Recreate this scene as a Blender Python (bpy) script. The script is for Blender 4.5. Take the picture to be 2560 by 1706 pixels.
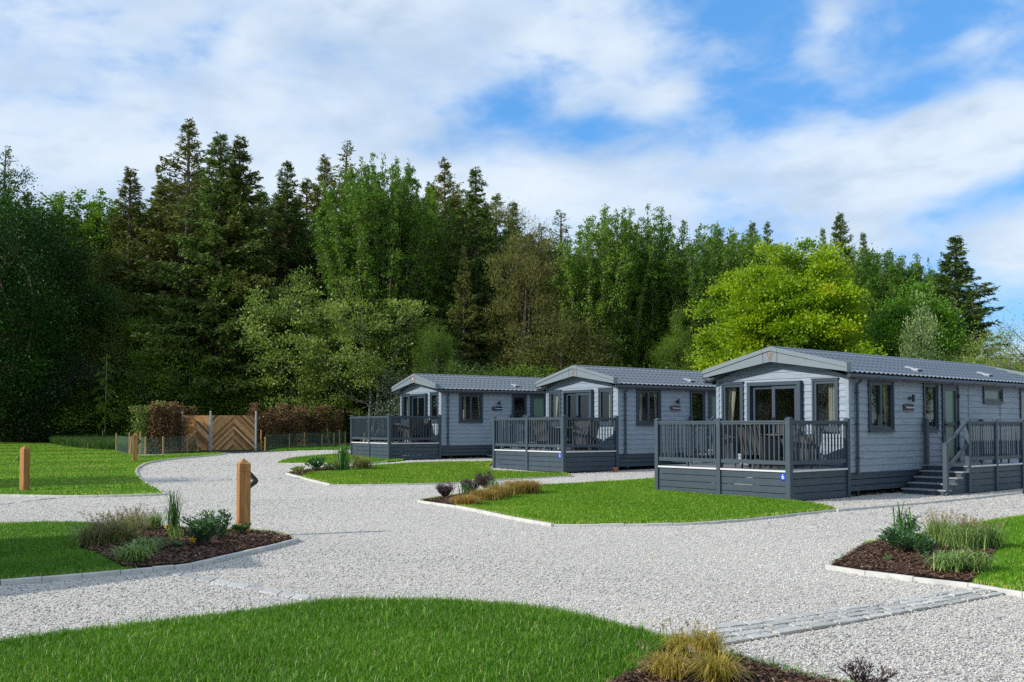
import bpy, math, random
import numpy as np
from mathutils import Vector, Matrix
from mathutils.geometry import delaunay_2d_cdt
R = math.radians
for o in list(bpy.data.objects): bpy.data.objects.remove(o)
S = bpy.context.scene
COL = S.collection
# ------------------------------------------------------------------ camera
F, PITCH, HOR = 2449.5, 0.0333, 1067.0
CY = HOR - F*math.tan(PITCH)
EYE = 1.56
cd = bpy.data.cameras.new('camera'); cam = bpy.data.objects.new('camera', cd); COL.objects.link(cam)
cam.location = (0, 0, EYE); cam.rotation_euler = (R(90)+PITCH, 0, 0)
cd.sensor_width = 36; cd.lens = F/2560*36; cd.shift_y = (CY-853)/2560
cd.clip_start = 0.1; cd.clip_end = 3000
S.camera = cam
# ------------------------------------------------------------------ light
SUN_AZ = math.atan2(0.37, 0.93)      # heading of the light, from +X towards +Y
SUN_EL = R(27)
ld = bpy.data.lights.new('sun', 'SUN'); sun = bpy.data.objects.new('sun', ld); COL.objects.link(sun)
ld.energy = 4.6; ld.angle = R(0.6); ld.color = (1.0, 0.94, 0.84)
sd = Vector((math.cos(SUN_AZ)*math.cos(SUN_EL), math.sin(SUN_AZ)*math.cos(SUN_EL), -math.sin(SUN_EL)))
sun.rotation_euler = sd.to_track_quat('-Z', 'Y').to_euler()
S.view_settings.view_transform = 'Standard'; S.view_settings.look = 'None'
S.view_settings.exposure = 0.0; S.view_settings.gamma = 1
S.cycles.max_bounces = 6; S.cycles.diffuse_bounces = 3; S.cycles.transparent_max_bounces = 12
S.cycles.use_denoising = False; S.cycles.sample_clamp_direct = 5; S.cycles.sample_clamp_indirect = 3
S.cycles.caustics_reflective = False; S.cycles.caustics_refractive = False
# ------------------------------------------------------------------ node helper
class N:
    def __init__(s, nt): s.nt = nt; nt.nodes.clear()
    def n(s, t, **k):
        nd = s.nt.nodes.new(t)
        for a, b in k.items():
            if a == 'i':
                for q, v in b.items():
                    if isinstance(v, bpy.types.NodeSocket): s.nt.links.new(v, nd.inputs[q])
                    else: nd.inputs[q].default_value = v
            else: setattr(nd, a, b)
        return nd
    def l(s, a, b): s.nt.links.new(a, b)
    def ramp(s, fac, stops, interp='LINEAR'):
        r = s.n('ShaderNodeValToRGB'); s.l(fac, r.inputs[0]); cr = r.color_ramp; cr.interpolation = interp
        while len(cr.elements) > 1: cr.elements.remove(cr.elements[-1])
        for k, (p, c) in enumerate(stops):
            e = cr.elements[0] if k == 0 else cr.elements.new(p)
            e.position = p; e.color = (*c, 1) if len(c) == 3 else c
        return r.outputs[0]
    def math(s, op, a, b=None, c=None, clamp=False):
        m = s.n('ShaderNodeMath', operation=op); m.use_clamp = clamp
        for k, v in enumerate((a, b, c)):
            if v is None: continue
            if isinstance(v, bpy.types.NodeSocket): s.l(v, m.inputs[k])
            else: m.inputs[k].default_value = v
        return m.outputs[0]
    def mix(s, fac, a, b, mode='MIX'):
        m = s.n('ShaderNodeMix', data_type='RGBA', blend_type=mode)
        for k, v in ((0, fac), (6, a), (7, b)):
            if isinstance(v, bpy.types.NodeSocket): s.l(v, m.inputs[k])
            else: m.inputs[k].default_value = (*v, 1) if isinstance(v, tuple) and len(v) == 3 else v
        return m.outputs[2]
    def noise(s, vec, scale, detail=4, rough=.5, dist=0.0):
        nd = s.n('ShaderNodeTexNoise', i={'Scale': scale, 'Detail': detail, 'Roughness': rough, 'Distortion': dist})
        if vec is not None: s.l(vec, nd.inputs['Vector'])
        return nd.outputs[0]
    def mapping(s, vec, scale=(1, 1, 1), rot=(0, 0, 0), loc=(0, 0, 0)):
        m = s.n('ShaderNodeMapping', i={'Scale': scale, 'Rotation': rot, 'Location': loc}); s.l(vec, m.inputs[0]); return m.outputs[0]
# ------------------------------------------------------------------ sky
w = bpy.data.worlds.new('World'); S.world = w; w.use_nodes = True
n = N(w.node_tree)
sky = n.n('ShaderNodeTexSky', sky_type='NISHITA', sun_disc=False, sun_elevation=SUN_EL, altitude=50, air_density=1.0, dust_density=0.4, ozone_density=2.0)
# the lamp's light heads SUN_AZ, so the sun stands opposite; rotation 0 is +Y and turns clockwise seen from above
sky.sun_rotation = (R(90) - (SUN_AZ + math.pi)) % (2*math.pi)
tc = n.n('ShaderNodeTexCoord').outputs['Generated']
sp = n.n('ShaderNodeSeparateXYZ'); n.l(tc, sp.inputs[0])
dx, dy, dz = sp.outputs
az = n.math('ARCTAN2', dx, dy)                  # 0 ahead, + to the right
el = n.math('ARCSINE', n.math('MINIMUM', n.math('MAXIMUM', dz, 0.0), 1))
cb = n.n('ShaderNodeCombineXYZ'); n.l(az, cb.inputs[0]); n.l(n.math('MULTIPLY', n.math('POWER', el, .75), 1.5), cb.inputs[1])
P = cb.outputs[0]
big = n.noise(n.mapping(P, (1, 1.25, 1), (0, 0, R(-14)), (3.3, 1.1, 0)), 4.2, 5, .5, .3)
fine = n.noise(n.mapping(P, (1, 1.35, 1), (0, 0, R(-18)), (1.7, 4.2, 0)), 15.0, 7, .58, .25)
def blob(a0, e0, sa, se, rot, amp):
    c, s_ = math.cos(R(rot)), math.sin(R(rot))
    a = n.math('SUBTRACT', az, R(a0)); e = n.math('SUBTRACT', el, R(e0))
    x = n.math('DIVIDE', n.math('ADD', n.math('MULTIPLY', a, c), n.math('MULTIPLY', e, s_)), R(sa))
    y = n.math('DIVIDE', n.math('SUBTRACT', n.math('MULTIPLY', e, c), n.math('MULTIPLY', a, s_)), R(se))
    r2 = n.math('ADD', n.math('MULTIPLY', x, x), n.math('MULTIPLY', y, y))
    return n.math('MULTIPLY', n.math('EXPONENT', n.math('MULTIPLY', r2, -1.0)), amp)
# gaps of blue: (azimuth, elevation, half widths, tilt, depth)
gaps = None
for g_ in ((20.5, 21.5, 10, 3.6, -6, .36), (12, 23, 3.5, 1.5, 0, .22), (13.5, 18.0, 6, 2.0, -6, .26), (0.5, 18.8, 3.2, 1.3, 25, .22), (4.5, 16.9, 5.5, 1.5, -3, .34), (-4, 16.2, 3.5, .9, 8, .18), (23, 17.6, 3.5, 1.2, 25, .20),
           (26.5, 12.0, 4.5, 1.3, 14, .34), (23.5, 9.0, 3.5, 1.2, 10, .20), (27.5, 6.5, 3.5, 1.6, 0, .26), (-17, 22, 3, 1.2, 40, .12), (-22, 9, 5, 2.0, 0, .08),
           (24, 14.9, 8, 1.7, 6, -.30), (25.6, 19.6, 2.6, 1.0, 12, -.22), (18, 21.6, 1.9, 1.2, 30, -.24), (8.8, 18.4, 2.6, 1.0, 14, -.22), (60, 30, 20, 14, 0, .5), (-120, 35, 30, 20, 0, .5)):
    b = blob(*g_); gaps = b if gaps is None else n.math('ADD', gaps, b)
dens = n.math('ADD', n.math('MULTIPLY', big, .62), n.math('MULTIPLY', fine, .58))
dens = n.math('SUBTRACT', n.math('ADD', dens, .12), gaps)
cov = n.n('ShaderNodeMapRange', interpolation_type='SMOOTHSTEP', i={'Value': dens, 'From Min': .33, 'From Max': .80}).outputs[0]
shade = n.noise(n.mapping(P, (1, 1.5, 1), (0, 0, R(-15)), (9.1, 2.2, 0)), 6.0, 5, .5, .3)
thick = n.math('ADD', n.math('MULTIPLY', shade, .6), n.math('MULTIPLY', fine, .4))
ccol = n.ramp(thick, [(.36, (7.6, 8.3, 8.9)), (.48, (6.8, 7.7, 8.6)), (.58, (5.4, 6.5, 7.8)), (.70, (4.3, 5.4, 7.0))])
skyc = n.mix(.62, n.mix(1.0, sky.outputs[0], (1.0, 1.45, 1.9), 'MULTIPLY'), (1.0, 3.5, 7.7))
fin = n.mix(n.math('MULTIPLY', cov, .93), skyc, ccol)
bg = n.n('ShaderNodeBackground', i={'Strength': .115}); n.l(fin, bg.inputs[0])
ow = n.n('ShaderNodeOutputWorld'); n.l(bg.outputs[0], ow.inputs[0])
# ------------------------------------------------------------------ ground height and pixel -> ground point
def sp_(x): return np.where(x > 8, x, np.log1p(np.exp(np.minimum(x, 8)*1.5))/1.5)
def G(x, y):
    x = np.asarray(x, float); y = np.asarray(y, float)
    t = sp_(y - 21.6 - np.maximum(0, x-5)*.5) - sp_(y-78)
    return .0166*t
def ray(px, py):
    X = (px-1280)/F; Z = -(py-CY)/F
    c, s_ = math.cos(PITCH), math.sin(PITCH)
    d = np.array([X, c-Z*s_, s_+Z*c]); return d/d[1]
def at(px, py, dz=0.0):
    d = ray(px, py); a, b = 1.0, 66.0
    f = lambda t: EYE+d[2]*t-float(G(d[0]*t, t))-dz
    if f(b) > 0: return float(d[0]*b), b
    for _ in range(40):
        m_ = (a+b)/2
        if f(m_) > 0: a = m_
        else: b = m_
    return float(d[0]*a), a
def above(px, py, Y):            # point seen at (px,py) at depth Y
    d = ray(px, py)*Y; return float(d[0]), Y, float(EYE+d[2])
# ------------------------------------------------------------------ objects
def tag(o, label=None, cat=None, group=None, kind=None):
    if label: o['label'] = label
    if cat: o['category'] = cat
    if group: o['group'] = group
    if kind: o['kind'] = kind
    return o
def link(o, parent=None):
    COL.objects.link(o)
    if parent is not None: o.parent = parent
    return o
def empty(name, loc=(0, 0, 0), rz=0.0):
    o = bpy.data.objects.new(name, None); o.location = loc; o.rotation_euler = (0, 0, rz); o.empty_display_size = .3
    return link(o)
KIDS = {}
def kids(o): return [c for c in bpy.data.objects if c.parent == o]
def copy_tree(o, parent=None, skip=()):
    c = o.copy(); COL.objects.link(c)
    if parent is not None: c.parent = parent
    for ch in kids(o):
        if ch.name.split('.')[0] in skip: continue
        copy_tree(ch, c, skip)
    return c
class MB:
    def __init__(s): s.v = []; s.f = []; s.m = []; s.cm = 0
    def add(s, vs, fs):
        b = len(s.v); s.v += [tuple(map(float, p)) for p in vs]; s.f += [tuple(b+i for i in f) for f in fs]; s.m += [s.cm]*len(fs); return s
    def quad(s, a, b, c, d): return s.add([a, b, c, d], [(0, 1, 2, 3)])
    def box(s, x0, x1, y0, y1, z0, z1):
        return s.add([(x0, y0, z0), (x1, y0, z0), (x1, y1, z0), (x0, y1, z0), (x0, y0, z1), (x1, y0, z1), (x1, y1, z1), (x0, y1, z1)],
                     [(3, 2, 1, 0), (4, 5, 6, 7), (0, 1, 5, 4), (1, 2, 6, 5), (2, 3, 7, 6), (3, 0, 4, 7)])
    def bbox(s, x0, x1, y0, y1, z0, z1, b=.006):     # box with chamfered vertical and top edges
        q = lambda i: [(x0+i, y0), (x1-i, y0), (x1, y0+i), (x1, y1-i), (x1-i, y1), (x0+i, y1), (x0, y1-i), (x0, y0+i)]
        a = q(b); c = [(x0+b+b*.4 if x < (x0+x1)/2 else x1-b-b*.4, y0+b+b*.4 if y < (y0+y1)/2 else y1-b-b*.4) for x, y in a]
        vs = [(x, y, z0) for x, y in a]+[(x, y, z1-b) for x, y in a]+[(x, y, z1) for x, y in c]
        fs = [tuple(range(7, -1, -1))]
        for k in range(8):
            j = (k+1) % 8; fs += [(k, j, 8+j, 8+k), (8+k, 8+j, 16+j, 16+k)]
        fs.append(tuple(range(16, 24)))
        return s.add(vs, fs)
    def bar(s, a, b, w_, h_, up=(0, 0, 1)):          # rectangular bar from a to b
        a = Vector(a); b = Vector(b); d = (b-a).normalized(); u = Vector(up)
        x = d.cross(u)
        x = x.normalized() if x.length > 1e-4 else d.orthogonal().normalized()
        y = x.cross(d).normalized()
        vs = [p+x*(sx*w_/2)+y*(sy*h_/2) for p in (a, b) for sx, sy in ((-1, -1), (1, -1), (1, 1), (-1, 1))]
        return s.add(vs, [(0, 1, 2, 3), (7, 6, 5, 4), (0, 4, 5, 1), (1, 5, 6, 2), (2, 6, 7, 3), (3, 7, 4, 0)])
    def tube(s, pts, rad, k=6, cap=True):
        pts = [Vector(p) for p in pts]; rad = rad if hasattr(rad, '__len__') else [rad]*len(pts); vs = []; fs = []
        ref = None
        for i, p in enumerate(pts):
            d = (pts[min(i+1, len(pts)-1)]-pts[max(i-1, 0)]).normalized()
            if ref is None: ref = d.orthogonal().normalized()
            x = (ref-d*ref.dot(d)); x = x.normalized() if x.length > 1e-5 else d.orthogonal().normalized(); ref = x
            y = d.cross(x)
            vs += [p+(x*math.cos(2*math.pi*j/k)+y*math.sin(2*math.pi*j/k))*rad[i] for j in range(k)]
        for i in range(len(pts)-1):
            for j in range(k):
                j2 = (j+1) % k; fs.append((i*k+j, i*k+j2, (i+1)*k+j2, (i+1)*k+j))
        if cap: fs += [tuple(range(k-1, -1, -1)), tuple((len(pts)-1)*k+j for j in range(k))]
        return s.add(vs, fs)
    def poly(s, pts, z0, z1):                        # prism from (x,y) outline
        k = len(pts); vs = [(x, y, z0) for x, y in pts]+[(x, y, z1) for x, y in pts]
        return s.add(vs, [tuple(range(k-1, -1, -1)), tuple(range(k, 2*k))]+[(i, (i+1) % k, k+(i+1) % k, k+i) for i in range(k)])
    def build(s, name, mats, parent=None, smooth=False):
        me = bpy.data.meshes.new(name); me.from_pydata(s.v, [], s.f)
        for m in (mats if isinstance(mats, (list, tuple)) else [mats]): me.materials.append(m)
        if any(s.m): me.polygons.foreach_set('material_index', s.m)
        if smooth: me.polygons.foreach_set('use_smooth', [True]*len(s.f))
        me.update()
        return link(bpy.data.objects.new(name, me), parent)
def np_mesh(name, V, Fc, mat, parent=None, var=None, smooth=False, linkit=True):
    """V (n,3), Fc (m,k) all faces the same size, var per-face float"""
    me = bpy.data.meshes.new(name); V = np.ascontiguousarray(V, np.float32); Fc = np.ascontiguousarray(Fc, np.int32)
    k = Fc.shape[1]; me.vertices.add(len(V)); me.vertices.foreach_set('co', V.ravel())
    me.loops.add(Fc.size); me.loops.foreach_set('vertex_index', Fc.ravel())
    me.polygons.add(len(Fc)); me.polygons.foreach_set('loop_start', np.arange(0, Fc.size, k, dtype=np.int32))
    me.polygons.foreach_set('loop_total', np.full(len(Fc), k, np.int32))
    if smooth: me.polygons.foreach_set('use_smooth', np.ones(len(Fc), bool))
    if var is not None:
        a = me.attributes.new('var', 'FLOAT', 'FACE'); a.data.foreach_set('value', np.ascontiguousarray(var, np.float32))
    me.materials.append(mat); me.update(calc_edges=True)
    if not linkit: return me
    return link(bpy.data.objects.new(name, me), parent)
# ------------------------------------------------------------------ materials
def mat(name):
    m = bpy.data.materials.new(name); m.use_nodes = True; return m, N(m.node_tree)
def out(n, sh): o = n.n('ShaderNodeOutputMaterial'); n.l(sh, o.inputs[0])
def bump(n, h, strength, dist):
    b = n.n('ShaderNodeBump', i={'Strength': strength, 'Distance': dist}); n.l(h, b.inputs['Height']); return b.outputs[0]
def simple(name, col, rough=.5, var=.08, scale=6, spec=.4, metal=0.0, bmp=0.0):
    m, n = mat(name); tc = n.n('ShaderNodeTexCoord').outputs['Object']
    f = n.noise(tc, scale, 4, .6)
    a = tuple(c*(1-var) for c in col); b = tuple(min(1, c*(1+var)) for c in col)
    c = n.ramp(f, [(.3, a), (.7, b)])
    p = n.n('ShaderNodeBsdfPrincipled', i={'Roughness': rough, 'Specular IOR Level': spec, 'Metallic': metal}); n.l(c, p.inputs['Base Color'])
    if bmp: n.l(bump(n, n.noise(tc, scale*12, 3, .6), bmp, .01), p.inputs['Normal'])
    out(n, p.outputs[0]); return m
def leafmat(name, stops, trans=.35, rough=.45, spec=.35, objvar=.12, tcol=None):
    m, n = mat(name)
    v = n.n('ShaderNodeAttribute', attribute_name='var').outputs['Fac']
    c = n.ramp(v, stops)
    rnd = n.n('ShaderNodeObjectInfo').outputs['Random']
    hs = n.n('ShaderNodeHueSaturation', i={'Saturation': 1.0}); n.l(c, hs.inputs['Color'])
    n.l(n.math('ADD', n.math('MULTIPLY', rnd, objvar*2), 1-objvar), hs.inputs['Value'])
    n.l(n.math('ADD', n.math('MULTIPLY', rnd, -.02), .51), hs.inputs['Hue'])
    c = hs.outputs[0]
    p = n.n('ShaderNodeBsdfPrincipled', i={'Roughness': rough, 'Specular IOR Level': spec}); n.l(c, p.inputs['Base Color'])
    if trans > 0:
        t = n.n('ShaderNodeBsdfTranslucent'); n.l(n.mix(1.0, c, tcol or (1.25, 1.3, .6), 'MULTIPLY'), t.inputs[0])
        mx = n.n('ShaderNodeMixShader', i={0: trans}); n.l(p.outputs[0], mx.inputs[1]); n.l(t.outputs[0], mx.inputs[2]); out(n, mx.outputs[0])
    else: out(n, p.outputs[0])
    return m
def bark(name, c1, c2, sc=(8, 8, 1.5)):
    m, n = mat(name); tc = n.mapping(n.n('ShaderNodeTexCoord').outputs['Object'], sc)
    f = n.noise(tc, 2.0, 6, .65); c = n.ramp(f, [(.3, c1), (.7, c2)])
    p = n.n('ShaderNodeBsdfPrincipled', i={'Roughness': .9, 'Specular IOR Level': .1}); n.l(c, p.inputs['Base Color'])
    n.l(bump(n, f, .6, .03), p.inputs['Normal']); out(n, p.outputs[0]); return m
M = {}
M['trim'] = simple('anthracite_frame', (.032, .052, .074), .38, .06, 3, .5)
M['deck'] = simple('anthracite_board', (.042, .064, .084), .5, .10, 5, .4, bmp=.12)
M['fascia'] = simple('sage_fascia', (.160, .200, .220), .5, .05, 2, .4)
M['gutter'] = simple('dark_gutter', (.03, .04, .05), .35, .05, 3, .5)
M['white_edge'] = simple('deck_edge_white', (.62, .62, .64), .45, .05, 3)
M['tread'] = simple('grey_tread', (.25, .255, .265), .55, .08, 5, bmp=.1)
M['copper'] = simple('copper_line', (.60, .33, .20), .35, .05, 3, .6, .5)
M['blue'] = simple('blue_plate', (.012, .065, .46), .3, .04, 3)
M['navy'] = simple('navy_plate', (.006, .010, .045), .15, .1, 3, .6)
M['red'] = simple('red_mark', (.35, .05, .04), .4, .05, 3)
M['white'] = simple('white_letter', (.75, .78, .8), .5, .03, 3)
M['black'] = simple('black_fitting', (.012, .013, .015), .35, .1, 4, .5)
M['lens'] = simple('pale_lens', (.55, .55, .5), .3, .05, 4, .5)
M['galv'] = simple('galvanised', (.33, .36, .37), .4, .15, 14, .5, .6)
M['terracotta'] = simple('terracotta', (.42, .14, .07), .8, .1, 8)
M['kerb'] = simple('concrete_kerb', (.52, .51, .48), .85, .16, 6, .2, bmp=.4)
M['asphalt'] = simple('asphalt', (.055, .06, .066), .85, .2, 30, .2, bmp=.5)
M['inside_wall'] = simple('inside_wall', (.34, .31, .27), .8, .06, 2)
M['inside_floor'] = simple('inside_floor', (.16, .12, .09), .6, .1, 4)
M['curtain'] = simple('curtain_cloth', (.66, .62, .52), .9, .08, 9)
M['curtain_edge'] = simple('curtain_trim', (.42, .34, .2), .9, .25, 40)
M['frost'] = simple('frosted_glass', (.10, .17, .13), .25, .1, 1, .6)
M['plastic_vent'] = simple('roof_vent_plastic', (.33, .35, .37), .35, .06, 3)
# --- wood-effect cladding
m, n = mat('blue_grey_cladding')
tc = n.n('ShaderNodeTexCoord').outputs['Object']
st = n.noise(n.mapping(tc, (1.2, 1.2, 20)), 2.0, 5, .55, 1.1)
st2 = n.noise(n.mapping(tc, (.7, .7, 9), loc=(5, 3, 1)), 1.6, 5, .6, 2.2)
blot = n.noise(n.mapping(tc, (2.2, 2.2, 16), loc=(1, 7, 4)), 3.0, 3, .5, 1.5)
c = n.ramp(st, [(.28, (.165, .212, .262)), (.5, (.230, .286, .345)), (.72, (.29, .345, .402))])
c = n.mix(n.ramp(st2, [(.30, (1, 1, 1)), (.42, (0, 0, 0))]), c, (.135, .175, .22))
c = n.mix(n.math('MULTIPLY', n.ramp(blot, [(.66, (0, 0, 0)), (.74, (1, 1, 1))]), .6), c, (.08, .105, .135))
p = n.n('ShaderNodeBsdfPrincipled', i={'Roughness': .5, 'Specular IOR Level': .4}); n.l(c, p.inputs['Base Color'])
n.l(bump(n, st, .10, .004), p.inputs['Normal']); out(n, p.outputs[0]); M['clad'] = m
# --- roof sheet
M['roof'] = simple('grey_roof_sheet', (.195, .220, .245), .42, .05, 3, .45)
# --- glass
m, n = mat('window_glass')
lwt = n.n('ShaderNodeLayerWeight', i={'Blend': .5}).outputs['Facing']; fr = n.math('POWER', lwt, 4.0)
gl = n.n('ShaderNodeBsdfGlossy', i={'Roughness': .02, 'Color': (1, 1, 1, 1)})
tr = n.n('ShaderNodeBsdfTransparent', i={'Color': (.62, .66, .64, 1)})
mx = n.n('ShaderNodeMixShader'); n.l(n.math('ADD', n.math('MULTIPLY', fr, .9), .055, clamp=True), mx.inputs[0]); n.l(tr.outputs[0], mx.inputs[1]); n.l(gl.outputs[0], mx.inputs[2])
out(n, mx.outputs[0]); M['glass'] = m
# --- timber (orange posts), larch gate boards, stakes
def timber(name, c1, c2, c3, ax=2, knots=True):
    m, n = mat(name); tc = n.n('ShaderNodeTexCoord').outputs['Object']
    sc = [16, 16, 16]; sc[ax] = 1.3
    g = n.noise(n.mapping(tc, tuple(sc)), 2.0, 6, .6, .8)
    b = n.noise(n.mapping(tc, tuple(s*.25 for s in sc)), 2.0, 3, .5)
    c = n.ramp(g, [(.3, c1), (.5, c2), (.72, c3)])
    c = n.mix(n.ramp(b, [(.35, (.5, .5, .5)), (.6, (0, 0, 0))]), c, c1)
    if knots:
        vo = n.n('ShaderNodeTexVoronoi', i={'Scale': 2.6}); n.l(n.mapping(tc, (1.6, 1.6, .9)), vo.inputs['Vector'])
        k = n.ramp(vo.outputs['Distance'], [(.05, (1, 1, 1)), (.12, (0, 0, 0))]); c = n.mix(n.math('MULTIPLY', k, .75), c, tuple(v*.3 for v in c1))
    rnd = n.n('ShaderNodeObjectInfo').outputs['Random']
    hs = n.n('ShaderNodeHueSaturation'); n.l(c, hs.inputs['Color']); n.l(n.math('ADD', n.math('MULTIPLY', rnd, .2), .9), hs.inputs['Value'])
    p = n.n('ShaderNodeBsdfPrincipled', i={'Roughness': .65, 'Specular IOR Level': .25}); n.l(hs.outputs[0], p.inputs['Base Color'])
    n.l(bump(n, g, .3, .006), p.inputs['Normal']); out(n, p.outputs[0]); return m
M['post'] = timber('orange_timber', (.25, .115, .036), (.39, .19, .058), (.52, .28, .095))
M['stake'] = timber('stake_timber', (.30, .17, .06), (.44, .27, .10), (.52, .33, .14), knots=False)
def gatewood(name):
    m, n = mat(name); tc = n.n('ShaderNodeTexCoord').outputs['Object']
    v = n.n('ShaderNodeAttribute', attribute_name='var').outputs['Fac']
    g = n.noise(tc, 9, 6, .6, 1.0)
    c = n.ramp(v, [(0, (.16, .085, .035)), (.25, (.40, .20, .075)), (.6, (.54, .30, .12)), (1, (.66, .41, .20))])
    c = n.mix(n.ramp(g, [(.35, (.45, .45, .45)), (.6, (0, 0, 0))]), c, (.12, .06, .025))
    p = n.n('ShaderNodeBsdfPrincipled', i={'Roughness': .75, 'Specular IOR Level': .2}); n.l(c, p.inputs['Base Color']); out(n, p.outputs[0]); return m
M['gate'] = gatewood('larch_boards')
# --- wicker
m, n = mat('dark_wicker'); tc = n.n('ShaderNodeTexCoord').outputs['Object']
wv = n.n('ShaderNodeTexWave', i={'Scale': 22.0, 'Distortion': 1.5}, bands_direction='Z'); n.l(tc, wv.inputs[0])
c = n.ramp(wv.outputs[0], [(0, (.016, .017, .019)), (1, (.052, .054, .058))])
p = n.n('ShaderNodeBsdfPrincipled', i={'Roughness': .55}); n.l(c, p.inputs['Base Color']); n.l(bump(n, wv.outputs[0], .6, .01), p.inputs['Normal']); out(n, p.outputs[0]); M['wicker'] = m
M['table_edge'] = simple('table_edge', (.22, .18, .13), .4, .3, 50)
# --- gravel
m, n = mat('pale_gravel'); tc = n.n('ShaderNodeTexCoord').outputs['Object']
wob = n.n('ShaderNodeTexNoise', i={'Scale': 30.0, 'Detail': 2.0}); n.l(tc, wob.inputs['Vector'])
vo = n.n('ShaderNodeTexVoronoi', i={'Scale': 42.0, 'Randomness': 1.0}); n.l(tc, vo.inputs['Vector'])
vc = n.n('ShaderNodeTexVoronoi', i={'Scale': 42.0, 'Randomness': 1.0}, feature='DISTANCE_TO_EDGE'); n.l(tc, vc.inputs['Vector'])
v2 = n.n('ShaderNodeTexVoronoi', i={'Scale': 95.0}); n.l(tc, v2.inputs['Vector'])
sx = n.n('ShaderNodeSeparateColor'); n.l(vo.outputs['Color'], sx.inputs[0])
sx2 = n.n('ShaderNodeSeparateColor'); n.l(v2.outputs['Color'], sx2.inputs[0])
c = n.ramp(sx.outputs[0], [(0, (.17, .175, .19)), (.10, (.30, .30, .31)), (.22, (.56, .54, .50)), (.5, (.70, .685, .655)), (.78, (.58, .60, .63)), (.86, (.72, .63, .48)), (.92, (.80, .79, .77)), (1, (.74, .72, .70))])
cc = n.ramp(sx2.outputs[0], [(0, (.34, .34, .35)), (.3, (.60, .585, .555)), (1, (.76, .74, .71))])
c = n.mix(.32, c, cc)
crk = n.ramp(vc.outputs['Distance'], [(0, (0, 0, 0)), (.10, (1, 1, 1))])
c = n.mix(n.math('MULTIPLY', n.math('SUBTRACT', 1, crk), .35), c, (.28, .28, .28))
c = n.mix(1.0, c, (1.04, .995, .92), 'MULTIPLY')
lg = n.noise(tc, .35, 5, .55); c = n.mix(1.0, c, n.ramp(lg, [(.3, (.90, .90, .915)), (.7, (1.04, 1.03, 1.01))]), 'MULTIPLY')
lg2 = n.noise(n.mapping(tc, (1, .25, 1), rot=(0, 0, R(25))), .8, 4, .6); c = n.mix(n.math('MULTIPLY', n.ramp(lg2, [(.52, (0, 0, 0)), (.66, (1, 1, 1))]), .16), c, (.45, .44, .43))
p = n.n('ShaderNodeBsdfPrincipled', i={'Roughness': .85, 'Specular IOR Level': .2}); n.l(c, p.inputs['Base Color'])
h = n.math('ADD', n.math('MULTIPLY', sx.outputs[1], .5), n.math('MULTIPLY', crk, .5))
h = n.math('ADD', h, n.math('MULTIPLY', sx2.outputs[1], .2))
n.l(bump(n, h, .7, .014), p.inputs['Normal']); out(n, p.outputs[0]); M['gravel'] = m
m, n = mat('loose_stone'); v = n.n('ShaderNodeAttribute', attribute_name='var').outputs['Fac']
c = n.ramp(v, [(0, (.16, .158, .16)), (.10, (.28, .27, .26)), (.26, (.52, .49, .43)), (.58, (.65, .615, .55)), (.8, (.55, .535, .51)), (.88, (.58, .49, .36)), (1, (.71, .68, .62))])
p = n.n('ShaderNodeBsdfPrincipled', i={'Roughness': .8, 'Specular IOR Level': .2}); n.l(c, p.inputs['Base Color']); out(n, p.outputs[0]); M['stone'] = m
# --- setts
m, n = mat('granite_sett'); tc = n.n('ShaderNodeTexCoord').outputs['Object']
v = n.n('ShaderNodeAttribute', attribute_name='var').outputs['Fac']
g = n.noise(tc, 60, 4, .7); g2 = n.noise(tc, 7, 4, .6)
c = n.ramp(v, [(0, (.36, .355, .33)), (1, (.56, .55, .51))]); c = n.mix(1.0, c, n.ramp(g, [(.3, (.72, .72, .72)), (.7, (1.15, 1.15, 1.15))]), 'MULTIPLY')
p = n.n('ShaderNodeBsdfPrincipled', i={'Roughness': .8, 'Specular IOR Level': .25}); n.l(c, p.inputs['Base Color']); n.l(bump(n, g2, .5, .02), p.inputs['Normal']); out(n, p.outputs[0]); M['sett'] = m
M['joint'] = simple('sand_joint', (.24, .20, .14), .95, .2, 25, .1)
# --- soils
def soil(name, stops, s1=2.0, s2=30, b=.8):
    m, n = mat(name); tc = n.n('ShaderNodeTexCoord').outputs['Object']
    f = n.math('ADD', n.math('MULTIPLY', n.noise(tc, s1, 5, .6), .5), n.math('MULTIPLY', n.noise(tc, s2, 4, .7), .5))
    c = n.ramp(f, stops); p = n.n('ShaderNodeBsdfPrincipled', i={'Roughness': .95, 'Specular IOR Level': .08}); n.l(c, p.inputs['Base Color'])
    n.l(bump(n, n.noise(tc, s2, 4, .7), b, .03), p.inputs['Normal']); out(n, p.outputs[0]); return m
M['earth'] = soil('woodland_floor', [(.35, (.018, .022, .008)), (.5, (.035, .045, .014)), (.65, (.06, .06, .025))])
M['mulchbase'] = soil('mulch_base', [(.35, (.022, .013, .009)), (.55, (.07, .04, .026)), (.7, (.13, .078, .05))], 8, 60, 1.0)
STX, STY = -math.sin(R(24))*2*math.pi/4.0, math.cos(R(24))*2*math.pi/4.0
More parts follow.
